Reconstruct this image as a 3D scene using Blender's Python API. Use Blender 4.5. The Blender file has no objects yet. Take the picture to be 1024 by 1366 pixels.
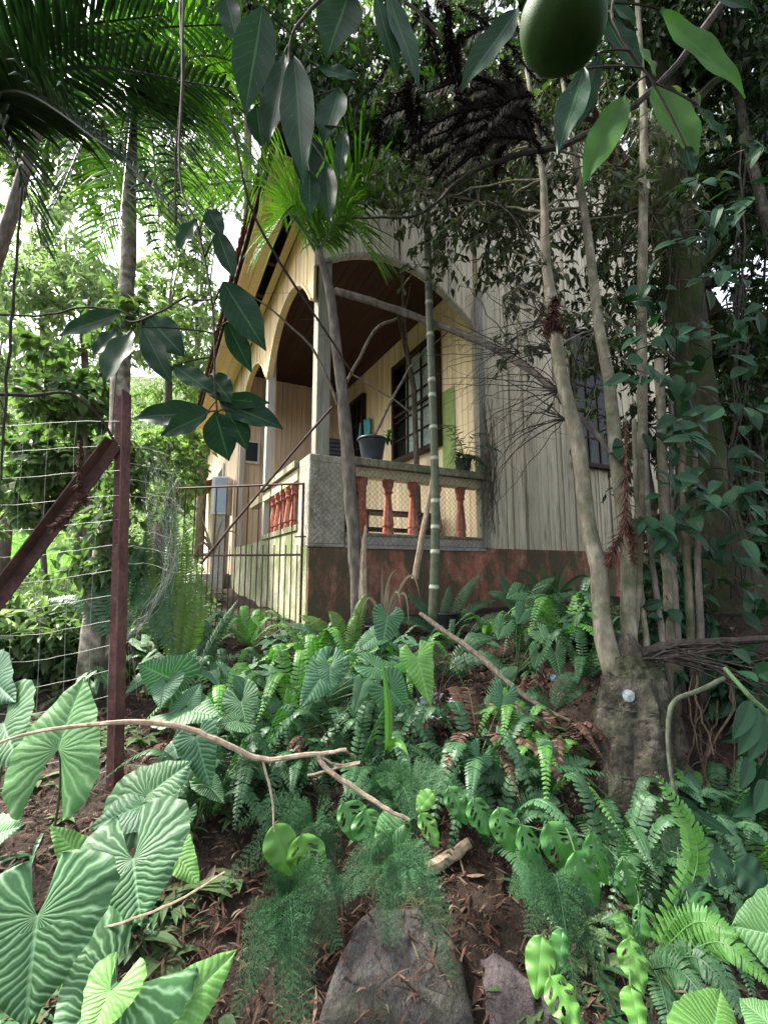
import bpy, math, random
import numpy as np
from mathutils import Vector
R = math.radians
SC = bpy.context.scene
COL = SC.collection
rng = np.random.default_rng(7)
random.seed(7)

# ---------------------------------------------------------------- camera, sky, sun, exposure
F, PITCH, CZ = 591.0, R(7.4), 1.6
cam = bpy.data.cameras.new('camera'); camo = bpy.data.objects.new('camera', cam); COL.objects.link(camo)
cam.sensor_fit = 'VERTICAL'; cam.angle = 2*math.atan(683/F); cam.clip_start = 0.05; cam.clip_end = 400
camo.location = (0, 0, CZ); camo.rotation_euler = (R(90)+PITCH, 0, 0)
SC.camera = camo
SUN = Vector((-0.62, 0.18, 0.76)).normalized()
w = bpy.data.worlds.new('World'); SC.world = w; w.use_nodes = True
nt = w.node_tree; bg = nt.nodes['Background']
sky = nt.nodes.new('ShaderNodeTexSky'); sky.sky_type = 'NISHITA'; sky.sun_disc = False
sky.sun_elevation = math.asin(SUN.z); sky.sun_rotation = math.atan2(SUN.x, SUN.y)
sky.air_density = 1.0; sky.dust_density = 4.0; sky.ozone_density = 1.0
hs = nt.nodes.new('ShaderNodeHueSaturation'); hs.inputs['Saturation'].default_value = .35     # thin bright cloud: a greyer sky
nt.links.new(sky.outputs[0], hs.inputs['Color']); nt.links.new(hs.outputs[0], bg.inputs[0]); bg.inputs[1].default_value = 0.15
sl = bpy.data.lights.new('sun', 'SUN'); sl.energy = 4.2; sl.angle = R(10.0); sl.color = (1, .94, .84)
so = bpy.data.objects.new('sun', sl); COL.objects.link(so); so.rotation_euler = SUN.to_track_quat('Z', 'Y').to_euler()
SC.view_settings.view_transform = 'Standard'; SC.view_settings.look = 'None'; SC.view_settings.gamma = 1
SC.view_settings.exposure = 2.05
SC.render.engine = 'CYCLES'
cy = SC.cycles
cy.max_bounces = 7; cy.diffuse_bounces = 4; cy.glossy_bounces = 2; cy.transmission_bounces = 4; cy.transparent_max_bounces = 8
cy.use_denoising = True; cy.sample_clamp_indirect = 6

# ---------------------------------------------------------------- helpers
def ray(x, y):
    a = (x-512)/F; b = (683-y)/F
    return np.array([a, math.cos(PITCH)-b*math.sin(PITCH), math.sin(PITCH)+b*math.cos(PITCH)])
CAM = np.array([0, 0, CZ])
def at(x, y, Y):
    d = ray(x, y); return CAM+d*(Y/d[1])
def sst(a, b, x):
    t = np.clip((x-a)/(b-a), 0, 1); return t*t*(3-2*t)
GY = [-6, -1, 0, 1, 1.46, 2.3, 3.3, 4.3, 5, 8, 12, 16, 20, 26, 40, 80]
GL = [-.6, -.3, -.15, .1, .3, .6, .82, .95, 1.08, 1.15, 1.35, 1.6, 2.2, 5.5, 15, 32]
RY = [-6, 0, 1.5, 2.0, 2.6, 3.4, 5]
RZ = [-.7, -.25, .1, .25, .95, 1.1, 1.15]
def gz(x, y):
    x = np.asarray(x, float); y = np.asarray(y, float)
    l = np.interp(y, GY, GL)
    r = np.where(y < 5, np.interp(y, RY, RZ), l+.07)
    k = sst(.75, 1.35, x)
    z = l*(1-k)+r*k
    z = z + .5*np.exp(-((x-2.6)**2+(y-3.4)**2)/.5)
    z = z + .035*np.sin(x*3.1+1.3)*np.sin(y*2.7) + .018*np.sin(x*7.3+y*5.1)*np.cos(y*6.7-x*2.2)
    z = z + np.clip(-x-6, 0, 30)*.18*sst(4, 12, y) + np.clip(x-4, 0, 30)*.25*sst(2, 8, y)
    return z
def G(x, y, far=30):
    d = ray(x, y); t = .4
    while t < far:
        p = CAM+d*t
        if p[2] <= gz(p[0], p[1]): return p
        t += .01
    return p

class MB:
    def __init__(s): s.v = []; s.f = []; s.uv = []; s.n = 0
    def add(s, v, f, uv=None):
        v = np.asarray(v, float).reshape(-1, 3)
        if isinstance(f, np.ndarray): f = [f+s.n]
        else:
            g = {}
            for q in f: g.setdefault(len(q), []).append(q)
            f = [np.array(q, int)+s.n for q in g.values()]
        s.f += f; s.v.append(v); s.n += len(v)
        s.uv.append(np.zeros((len(v), 2)) if uv is None else np.asarray(uv, float))
        return s
    def tube(s, p, r, n=6, cap=True, wob=0):
        p = np.asarray(p, float); m = len(p); r = np.broadcast_to(np.asarray(r, float), (m,))
        t = np.gradient(p, axis=0); t /= np.linalg.norm(t, axis=1)[:, None]+1e-9
        ref = np.array([0, 0, 1.]) if abs(t.mean(0)[2]) < .8 else np.array([1., 0, 0])
        a = np.cross(t, ref); a /= np.linalg.norm(a, axis=1)[:, None]+1e-9; b = np.cross(t, a)
        th = np.arange(n)*2*math.pi/n
        rr = r[:, None]*np.ones((m, n))
        if wob: rr = rr*(1+wob*(rng.random((m, n))-.5)*2)
        v = p[:, None]+rr[..., None]*(np.cos(th)[None, :, None]*a[:, None]+np.sin(th)[None, :, None]*b[:, None])
        i = np.arange(m-1)[:, None]*n; j = np.arange(n)[None]; k = (j+1) % n
        f = np.stack([i+j, i+k, i+n+k, i+n+j], -1).reshape(-1, 4)
        s.add(v.reshape(-1, 3), f)
        if cap and n > 3:
            s.f.append(np.array([list(range(n))[::-1]], int)+s.n-m*n); s.f.append(np.array([list(range((m-1)*n, m*n))], int)+s.n-m*n)
        return s
    def hexa(s, c):          # 8 corners: bottom 4, top 4
        return s.add(c, [(3, 2, 1, 0), (4, 5, 6, 7), (0, 1, 5, 4), (1, 2, 6, 5), (2, 3, 7, 6), (3, 0, 4, 7)])
    def box(s, x0, x1, y0, y1, z0, z1):
        return s.hexa([(x0, y0, z0), (x1, y0, z0), (x1, y1, z0), (x0, y1, z0), (x0, y0, z1), (x1, y0, z1), (x1, y1, z1), (x0, y1, z1)])
    def hb(s, s0, s1, t0, t1, z0, z1):     # box in the house frame
        q = [(s0, t0), (s1, t0), (s1, t1), (s0, t1)]
        return s.hexa([H(a, b, z0) for a, b in q]+[H(a, b, z1) for a, b in q])
    def build(s, name, mat, parent=None, smooth=False, loc=None, kind=None, bevel=0):
        me = bpy.data.meshes.new(name)
        v = np.concatenate(s.v) if s.v else np.zeros((0, 3))
        off = wloc(parent) if parent is not None else (np.array(loc, float) if loc is not None else np.zeros(3))
        v = v-off
        me.vertices.add(len(v)); me.vertices.foreach_set('co', v.astype(np.float32).ravel())
        ls = np.concatenate([f.ravel() for f in s.f]); sz = np.concatenate([np.full(len(f), f.shape[1]) for f in s.f])
        me.loops.add(len(ls)); me.loops.foreach_set('vertex_index', ls.astype(np.int32))
        me.polygons.add(len(sz)); me.polygons.foreach_set('loop_start', (np.cumsum(sz)-sz).astype(np.int32))
        uv = np.concatenate(s.uv)
        if np.any(uv):
            L = me.uv_layers.new(name='UVMap'); L.data.foreach_set('uv', uv[ls].astype(np.float32).ravel())
        me.update(calc_edges=True); me.validate()
        me.polygons.foreach_set('use_smooth', np.full(len(me.polygons), smooth))
        me.materials.append(mat)
        o = bpy.data.objects.new(name, me); COL.objects.link(o)
        if parent is not None: o.parent = parent; WL[o.name] = off
        elif loc is not None: o.location = loc; WL[o.name] = off
        if bevel:
            m = o.modifiers.new('bevel', 'BEVEL'); m.width = bevel; m.segments = 2; m.limit_method = 'ANGLE'
        if kind: o['kind'] = kind
        return o
WL = {}
def wloc(o): return WL.get(o.name, np.zeros(3))
def thing(name, label, cat, loc, group=None):
    o = bpy.data.objects.new(name, None); COL.objects.link(o); o.empty_display_size = .1
    o.location = tuple(loc); WL[o.name] = np.array(loc, float)
    return tag(o, label, cat, group)
def tag(o, label, cat, group=None):
    o['label'] = label; o['category'] = cat
    if group: o['group'] = group
    return o
def copy_tree(o, loc, rz, sc=1, label=None, parent=None):
    c = o.copy(); COL.objects.link(c)
    if parent is None:
        c.location = tuple(loc); c.rotation_euler = (0, 0, rz); c.scale = (sc, sc, sc)
        if label: c['label'] = label
    else: c.parent = parent
    for ch in list(o.children): copy_tree(ch, None, 0, parent=c)
    return c
def nrm(a):
    a = np.asarray(a, float); return a/(np.linalg.norm(a, axis=-1, keepdims=True)+1e-9)
def bez(p0, p1, p2, n):
    t = np.linspace(0, 1, n)[:, None]
    return (1-t)**2*np.asarray(p0)+2*t*(1-t)*np.asarray(p1)+t*t*np.asarray(p2)
def spline(pts, n):          # Catmull-Rom through rows (any width)
    p = np.asarray(pts, float); m = len(p)
    if m == 2: return p[0]+(p[1]-p[0])*np.linspace(0, 1, n)[:, None]
    q = np.vstack([2*p[0]-p[1], p, 2*p[-1]-p[-2]]); out = []
    for u in np.linspace(0, m-1-1e-6, n):
        i = int(u); t = u-i; a, b, c, d = q[i:i+4]
        out.append(.5*((2*b)+(c-a)*t+(2*a-5*b+4*c-d)*t*t+(3*b-a-3*c+d)*t**3))
    return np.array(out)
def pxpath(pts, n=14, jit=0):   # rows (x, y, Y, width_px) -> world points and radii
    P = np.array([list(at(x, y, Y))+[w*Y/F/2] for x, y, Y, w in pts])
    S = spline(P, n)
    if jit: S[1:-1, :3] += (rng.random((n-2, 3))-.5)*jit
    return S[:, :3], np.maximum(S[:, 3], .0008)

# ---------------------------------------------------------------- materials
MATS = {}
def mat(name):
    m = bpy.data.materials.new(name); m.use_nodes = True; n = m.node_tree
    return m, n, n.nodes['Principled BSDF'], n.links
def nd(n, t, **k):
    a = n.nodes.new(t)
    for q, v in k.items():
        if q in ('op',): a.operation = v
        elif q.startswith('i') and q[1:].isdigit(): a.inputs[int(q[1:])].default_value = v
        else: setattr(a, q, v)
    return a
def ramp(n, fac, stops):
    r = n.nodes.new('ShaderNodeValToRGB'); e = r.color_ramp.elements
    while len(e) < len(stops): e.new(.5)
    for q, (p, c) in zip(e, stops): q.position = p; q.color = (*c, 1) if len(c) == 3 else c
    n.links.new(fac, r.inputs[0]); return r.outputs[0]
def mix(n, a, b, fac, mode='MIX'):
    x = n.nodes.new('ShaderNodeMix'); x.data_type = 'RGBA'; x.blend_type = mode
    for s, v in ((x.inputs[0], fac), (x.inputs[6], a), (x.inputs[7], b)):
        if hasattr(v, 'is_linked'): n.links.new(v, s)
        elif isinstance(v, (int, float)): s.default_value = v
        else: s.default_value = (*v, 1)
    return x.outputs[2]
def noise(n, scale, detail=4, rough=.6, vec=None, stretch=None):
    t = nd(n, 'ShaderNodeTexNoise'); t.inputs['Scale'].default_value = scale; t.inputs['Detail'].default_value = detail; t.inputs['Roughness'].default_value = rough
    g = nd(n, 'ShaderNodeNewGeometry').outputs['Position'] if vec is None else vec
    if stretch:
        mp = nd(n, 'ShaderNodeMapping'); mp.inputs['Scale'].default_value = stretch; n.links.new(g, mp.inputs[0]); g = mp.outputs[0]
    n.links.new(g, t.inputs['Vector']); return t.outputs['Fac']
def bump(n, h, dist, b, st=.6):
    q = nd(n, 'ShaderNodeBump'); q.inputs['Strength'].default_value = st; q.inputs['Distance'].default_value = dist
    n.links.new(h, q.inputs['Height']); n.links.new(q.outputs[0], b.inputs['Normal'])
def leafmat(name, cols, trans=.3, rough=.45, tcol=None, spec=.4, varn=3.0, extra=None):
    m, n, b, l = mat(name)
    isl = nd(n, 'ShaderNodeNewGeometry').outputs['Random Per Island']
    ob = nd(n, 'ShaderNodeObjectInfo').outputs['Random']
    ad = nd(n, 'ShaderNodeMath', op='ADD'); l.new(isl, ad.inputs[0]); l.new(ob, ad.inputs[1])
    fr = nd(n, 'ShaderNodeMath', op='FRACT'); l.new(ad.outputs[0], fr.inputs[0])
    k = len(cols)
    c = ramp(n, fr.outputs[0], [(i/(k-1) if k > 1 else 0, q) for i, q in enumerate(cols)])
    nz = noise(n, varn, 3)
    c = mix(n, c, ramp(n, nz, [(.3, (.55, .6, .5)), (.7, (1.25, 1.2, 1.1))]), .7, 'MULTIPLY')
    if extra: c = extra(n, b, c)
    l.new(c, b.inputs['Base Color']); b.inputs['Roughness'].default_value = rough; b.inputs['Specular IOR Level'].default_value = spec
    if trans:
        t = nd(n, 'ShaderNodeBsdfTranslucent'); x = nd(n, 'ShaderNodeMixShader', i0=trans)
        tc = mix(n, c, tcol or (.9, 1.3, .35), 1.0, 'MULTIPLY'); l.new(tc, t.inputs[0])
        l.new(b.outputs[0], x.inputs[1]); l.new(t.outputs[0], x.inputs[2]); l.new(x.outputs[0], n.nodes['Material Output'].inputs[0])
    return m
def barkmat(name, c0, c1, c2, scale=14, stretch=(1, 1, .35), moss=None, mossamt=.5, d=.01):
    m, n, b, l = mat(name)
    a = noise(n, scale, 6, .65, stretch=stretch); p = noise(n, scale*.35, 3, .6)
    c = ramp(n, a, [(.3, c0), (.52, c1), (.72, c2)])
    if moss: c = mix(n, c, moss, ramp(n, p, [(1-mossamt-.12, (0, 0, 0)), (1-mossamt+.12, (1, 1, 1))]))
    l.new(c, b.inputs['Base Color']); b.inputs['Roughness'].default_value = .9; b.inputs['Specular IOR Level'].default_value = .15
    bump(n, a, d, b, 1); return m
def boardmat(name, c0, c1, stain=None, stain_z=(1.7, 3.2), rough=.65, grain=.25):
    m, n, b, l = mat(name)
    g = nd(n, 'ShaderNodeNewGeometry')
    a = noise(n, 9, 5, .65, stretch=(3.5, 3.5, .22)); a2 = noise(n, 1.1, 3)
    c = mix(n, c0, c1, ramp(n, a, [(.35, (0, 0, 0)), (.75, (1, 1, 1))]))
    isl = g.outputs['Random Per Island']
    c = mix(n, c, ramp(n, isl, [(0, (.8, .79, .77)), (1, (1.08, 1.06, 1.02))]), 1, 'MULTIPLY')
    if stain:
        sx = nd(n, 'ShaderNodeSeparateXYZ'); l.new(g.outputs['Position'], sx.inputs[0])
        mr = nd(n, 'ShaderNodeMapRange'); mr.inputs[1].default_value = stain_z[1]; mr.inputs[2].default_value = stain_z[0]; l.new(sx.outputs[2], mr.inputs[0])
        s2 = noise(n, 5, 6, .7, stretch=(2.6, 2.6, .3))
        ml = nd(n, 'ShaderNodeMath', op='MULTIPLY'); l.new(mr.outputs[0], ml.inputs[0]); l.new(ramp(n, s2, [(.3, (.25, .25, .25)), (.65, (1, 1, 1))]), ml.inputs[1])
        c = mix(n, c, stain, ml.outputs[0])
        s3 = noise(n, 6, 7, .75, stretch=(4, 4, .25))
        c = mix(n, c, (.09, .085, .07), ramp(n, s3, [(.50, (0, 0, 0)), (.66, (.72, .72, .72))]))
    else:
        s3 = noise(n, 4, 6, .7, stretch=(3, 3, .4))
        c = mix(n, c, tuple(q*.35 for q in c1), ramp(n, s3, [(.62, (0, 0, 0)), (.78, (.6, .6, .6))]))
    l.new(c, b.inputs['Base Color']); b.inputs['Roughness'].default_value = rough; b.inputs['Specular IOR Level'].default_value = .25
    bump(n, a, .004, b, grain*2); return m
def stonemat(name, cols, sc=6, moss=None, amt=.4, rough=.92, d=.015):
    m, n, b, l = mat(name)
    a = noise(n, sc, 8, .7); f = noise(n, sc*7, 4, .7)
    c = ramp(n, a, [(.3+.4*i/(len(cols)-1), q) for i, q in enumerate(cols)])
    c = mix(n, c, ramp(n, f, [(.3, (.65, .65, .65)), (.7, (1.25, 1.25, 1.25))]), 1, 'MULTIPLY')
    if moss:
        k = noise(n, 2.6, 8, .72, stretch=(1.3, 1.3, .6)); c = mix(n, c, moss, ramp(n, k, [(1-amt-.08, (0, 0, 0)), (1-amt+.1, (.95, .95, .95))]))
    l.new(c, b.inputs['Base Color']); b.inputs['Roughness'].default_value = rough; b.inputs['Specular IOR Level'].default_value = .2
    bump(n, f, d, b, .8); return m
def plain(name, c, rough=.6, metal=0, nz=.3, sc=12):
    m, n, b, l = mat(name)
    a = noise(n, sc, 5)
    l.new(mix(n, c, ramp(n, a, [(.3, (1-nz,)*3), (.7, (1+nz,)*3)]), 1, 'MULTIPLY'), b.inputs['Base Color'])
    b.inputs['Roughness'].default_value = rough; b.inputs['Metallic'].default_value = metal; b.inputs['Specular IOR Level'].default_value = .3
    return m

M = {}
M['soil'] = stonemat('soil', [(.012, .009, .007), (.032, .022, .017), (.06, .043, .034)], 5, (.03, .045, .018), .35, d=.03)
M['litter'] = leafmat('dry_litter', [(.035, .02, .016), (.09, .045, .034), (.06, .034, .027), (.20, .15, .115), (.05, .034, .027), (.12, .066, .05), (.07, .045, .036)], 0, .85, spec=.1)
M['lawn'] = stonemat('lawn', [(.10, .24, .03), (.16, .34, .05)], 4)
M['hill'] = stonemat('hill', [(.03, .06, .02), (.06, .12, .035), (.10, .18, .05)], 1.2)
M['fern'] = leafmat('fern_green', [(.036, .105, .048), (.06, .145, .066), (.045, .12, .055)], .25, .45)
M['fern_bright'] = leafmat('fern_bright_green', [(.09, .25, .05), (.12, .30, .07)], .3, .45)
M['fern_yellow'] = leafmat('fern_olive_green', [(.09, .17, .03), (.12, .21, .05)], .35, .5)
M['feather'] = leafmat('feathery_green', [(.035, .10, .045), (.05, .135, .06)], .2, .6, spec=.2)
M['monstera'] = leafmat('monstera_green', [(.045, .16, .04), (.07, .21, .05)], .25, .38)
M['monstera_bright'] = leafmat('monstera_bright_green', [(.085, .22, .04), (.11, .27, .055)], .3, .45)
def citrus_extra(n, b, c):
    l = n.links; uv = nd(n, 'ShaderNodeUVMap').outputs[0]; sx = nd(n, 'ShaderNodeSeparateXYZ'); l.new(uv, sx.inputs[0])
    def mth(op, a, q_=None):
        q = nd(n, 'ShaderNodeMath', op=op)
        for i, v in enumerate((a, q_)):
            if v is None: continue
            if hasattr(v, 'is_linked'): l.new(v, q.inputs[i])
            else: q.inputs[i].default_value = v
        return q.outputs[0]
    x = mth('ABSOLUTE', mth('SUBTRACT', sx.outputs[0], .5)); u = sx.outputs[1]
    lat = mth('PINGPONG', mth('MULTIPLY', mth('SUBTRACT', u, mth('MULTIPLY', x, .55)), 9.0), .5)
    v = mth('MAXIMUM', ramp(n, x, [(0, (1, 1, 1)), (.012, (.7, .7, .7)), (.03, (0, 0, 0))]), ramp(n, lat, [(0, (.45, .45, .45)), (.06, (0, 0, 0))]))
    c = mix(n, c, (.055, .12, .05), mth('MULTIPLY', v, .7))
    return mix(n, c, (.16, .17, .12), ramp(n, noise(n, 230, 2), [(.72, (0, 0, 0)), (.76, (.8, .8, .8))]))
M['citrus'] = leafmat('citrus_shaded_green', [(.006, .026, .013), (.009, .034, .017), (.007, .029, .012)], .12, .5, spec=.10, varn=14, extra=citrus_extra)  # albedo lowered so the colour itself carries the canopy shade
M['citrus_bright'] = leafmat('citrus_lit_green', [(.035, .10, .02), (.05, .13, .025)], .35, .45, varn=14, extra=citrus_extra, spec=.2)  # lit copy of the citrus leaf, brightness put into the colour
M['vine'] = leafmat('vine_dark_green', [(.012, .042, .022), (.018, .058, .03), (.022, .07, .034)], .2, .5, spec=.2)
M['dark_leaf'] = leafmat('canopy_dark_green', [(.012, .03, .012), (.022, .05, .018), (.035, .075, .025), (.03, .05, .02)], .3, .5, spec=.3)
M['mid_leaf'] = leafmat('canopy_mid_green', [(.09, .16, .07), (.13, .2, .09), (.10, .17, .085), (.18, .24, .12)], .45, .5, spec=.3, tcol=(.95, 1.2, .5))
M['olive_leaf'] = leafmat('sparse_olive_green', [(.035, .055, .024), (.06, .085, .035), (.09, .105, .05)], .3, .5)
M['bright_leaf'] = leafmat('sunlit_green', [(.15, .26, .10), (.22, .34, .14), (.15, .24, .12), (.29, .38, .18)], .5, .5, spec=.3, tcol=(1, 1.2, .5))  # raised albedo puts sunlight into the leaf colour
M['cool_leaf'] = leafmat('cool_sunlit_green', [(.19, .28, .16), (.26, .36, .22), (.21, .30, .17), (.36, .43, .29)], .5, .45, spec=.5, tcol=(.95, 1.12, .6))  # pale albedo stands in for sunlight and haze on the slope
M['palm_leaf'] = leafmat('palm_green', [(.03, .08, .02), (.05, .12, .025), (.07, .15, .03)], .45, .4, tcol=(1.3, 1.7, .3))
M['palm_silhouette'] = leafmat('palm_silhouette_green', [(.010, .028, .014), (.016, .04, .018)], .25, .45)  # backlit silhouette shade put into the frond colour
M['young_palm'] = leafmat('young_palm_green', [(.10, .21, .05), (.14, .27, .07)], .5, .4, tcol=(1.2, 1.6, .3))
M['grass'] = leafmat('grass_green', [(.05, .12, .03), (.09, .18, .04)], .3, .5)
M['lawn_blade'] = leafmat('lawn_blade_green', [(.16, .36, .05), (.22, .42, .08)], .4, .5)
M['dead'] = leafmat('dead_strap_tan', [(.20, .16, .12), (.3, .25, .19), (.13, .10, .08)], .1, .8, spec=.15)
M['spiky'] = leafmat('dry_needle_brown', [(.045, .022, .02), (.09, .042, .035), (.13, .065, .05)], 0, .8, spec=.15)
M['spiky_dark'] = leafmat('dry_needle_dark', [(.005, .004, .004), (.009, .006, .006), (.016, .009, .008)], 0, .8, spec=.15)
M['bark_pale'] = barkmat('pale_bark', (.085, .075, .055), (.17, .155, .115), (.31, .29, .225), 22, moss=(.07, .085, .045), mossamt=.4, d=.004)
M['bark_grey'] = barkmat('grey_bark', (.055, .048, .04), (.12, .105, .088), (.22, .2, .165), 20, d=.005)
M['bark_dark'] = barkmat('dark_bark', (.016, .014, .011), (.06, .054, .043), (.17, .155, .125), 13, (1, 1, .7), moss=(.04, .05, .022), mossamt=.38, d=.04)
M['bark_moss'] = barkmat('mossy_bark', (.012, .011, .008), (.035, .034, .022), (.085, .085, .055), 10, moss=(.028, .045, .010), mossamt=.45, d=.03)
M['root'] = barkmat('hanging_root_bark', (.022, .016, .011), (.045, .033, .022), (.08, .06, .04), 40, d=.002)
M['bark_palm'] = barkmat('lichen_palm_bark', (.07, .06, .045), (.27, .24, .19), (.55, .53, .47), 18, (1, 1, .8), moss=(.045, .045, .03), mossamt=.45, d=.008)
M['twig'] = barkmat('twig_bark', (.06, .05, .04), (.13, .11, .085), (.24, .2, .16), 40, d=.002)
M['twig_dark'] = barkmat('dark_twig_bark', (.015, .013, .011), (.035, .03, .025), (.07, .06, .05), 40, d=.002)
M['twig_pale'] = barkmat('pale_twig_bark', (.18, .13, .09), (.32, .25, .18), (.48, .4, .3), 50, d=.002)
M['stem'] = plain('green_stem', (.07, .13, .05), .6)
M['cream'] = boardmat('cream_painted_board', (.80, .64, .40), (.90, .77, .54))
M['pinkish'] = boardmat('pink_cream_board', (.66, .49, .36), (.78, .61, .47))  # boards in a pinkish cream tone
M['yellow'] = boardmat('yellow_painted_board', (.66, .50, .27), (.80, .66, .42))
M['white_board'] = boardmat('weathered_white_board', (.68, .61, .46), (.88, .81, .65), (.30, .29, .19), (1.5, 4.6))
M['brown_board'] = boardmat('dark_brown_board', (.035, .014, .010), (.062, .025, .018))
M['post'] = boardmat('grey_weathered_post', (.32, .31, .27), (.55, .53, .47), (.2, .21, .14), (2.0, 5.5))
M['post_white'] = boardmat('white_worn_post', (.45, .43, .40), (.66, .64, .60))
M['green_paint'] = plain('green_paint', (.24, .32, .10), .6, nz=.15)
M['frame'] = boardmat('dark_brown_frame', (.025, .013, .010), (.05, .026, .02))
M['plinth'] = stonemat('red_rendered_plinth', [(.26, .10, .07), (.40, .155, .105), (.52, .30, .23)], 7, (.085, .08, .05), .58)
M['pier'] = stonemat('mossy_concrete', [(.20, .185, .15), (.36, .34, .28), (.52, .49, .42)], 5, (.11, .115, .07), .42)
M['side_plinth'] = stonemat('mossy_side_concrete', [(.22, .22, .15), (.34, .33, .24), (.45, .42, .32)], 4, (.12, .15, .06), .5)
M['rail'] = stonemat('mossy_rail', [(.16, .15, .10), (.30, .28, .21), (.40, .37, .28)], 6, (.09, .10, .045), .5)
M['rail_cream'] = stonemat('cream_rail', [(.42, .36, .22), (.58, .5, .32)], 5, (.16, .15, .07), .3)
M['baluster'] = stonemat('terracotta_baluster', [(.20, .065, .045), (.34, .11, .07), (.50, .24, .17)], 16, (.12, .085, .065), .4, d=.004)
M['tile'] = stonemat('clay_tile', [(.10, .045, .028), (.22, .10, .06), (.32, .17, .11)], 8, (.07, .06, .04), .35)
M['cement'] = stonemat('cement', [(.28, .27, .24), (.42, .4, .36)], 5)
M['rust'] = stonemat('rusty_steel', [(.06, .03, .03), (.125, .062, .058), (.20, .105, .09)], 9, d=.003, rough=.8)
M['rust_dark'] = stonemat('dark_rusty_steel', [(.035, .02, .018), (.075, .042, .036), (.12, .07, .055)], 9, d=.003, rough=.75)
M['wire'] = plain('galvanised_wire', (.26, .27, .25), .6, .2)
M['wire_dark'] = plain('rusty_wire', (.10, .085, .075), .7, .2)
M['black_plastic'] = plain('black_plastic', (.022, .024, .03), .45)
M['grey_plastic'] = plain('dark_grey_plastic', (.045, .053, .065), .4, nz=.2)
M['turq'] = plain('turquoise_cloth', (.10, .45, .47), .8, nz=.2)
M['white_paint'] = plain('white_paint', (.62, .61, .58), .55, nz=.15)
M['blue_panel'] = plain('pale_blue_panel', (.30, .36, .42), .5, nz=.08)
M['lace'] = leafmat('lace_curtain', [(.84, .86, .86)], .2, .9, tcol=(1, 1, 1), spec=.1, varn=30)
M['navy'] = plain('navy_paint', (.03, .04, .11), .5)
M['bucket'] = plain('white_blue_plastic', (.45, .52, .55), .45, nz=.35, sc=20)
M['slab'] = stonemat('grey_slab', [(.03, .027, .026), (.085, .077, .074), (.165, .155, .148)], 8, (.035, .038, .024), .45, d=.03)
M['slab_purple'] = stonemat('purplish_slab', [(.045, .035, .035), (.105, .085, .085), (.19, .16, .158)], 9, (.045, .045, .03), .35, d=.03)
M['lichen'] = plain('pale_lichen', (.22, .27, .27), .9, nz=.5, sc=60)
M['orchid'] = leafmat('porch_plant_green', [(.02, .06, .02), (.04, .1, .03)], .2, .45)
m, n_, b_, l_ = mat('window_glass'); M['glass'] = m
g_ = nd(n_, 'ShaderNodeBsdfGlossy'); g_.inputs['Roughness'].default_value = .06; tr_ = nd(n_, 'ShaderNodeBsdfTransparent'); tr_.inputs[0].default_value = (.86, .9, .9, 1)
mx_ = nd(n_, 'ShaderNodeMixShader', i0=.02); l_.new(tr_.outputs[0], mx_.inputs[1]); l_.new(g_.outputs[0], mx_.inputs[2]); l_.new(mx_.outputs[0], n_.nodes['Material Output'].inputs[0])
M['room_shade'] = plain('room_shade_black', (.008, .009, .009), .5, nz=.3)  # near-black colour painting the unlit room behind the panes
M['room_shade'].node_tree.nodes['Principled BSDF'].inputs['Specular IOR Level'].default_value = .05
m, n_, b_, l_ = mat('green_citrus_peel'); M['fruit'] = m
vo = nd(n_, 'ShaderNodeTexVoronoi'); vo.inputs['Scale'].default_value = 750; l_.new(nd(n_, 'ShaderNodeNewGeometry').outputs['Position'], vo.inputs['Vector'])
l_.new(mix(n_, (.010, .030, .006), (.020, .052, .010), noise(n_, 30, 3)), b_.inputs['Base Color']); b_.inputs['Roughness'].default_value = .55; b_.inputs['Specular IOR Level'].default_value = .08
bump(n_, vo.outputs['Distance'], .0006, b_, .35)
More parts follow.
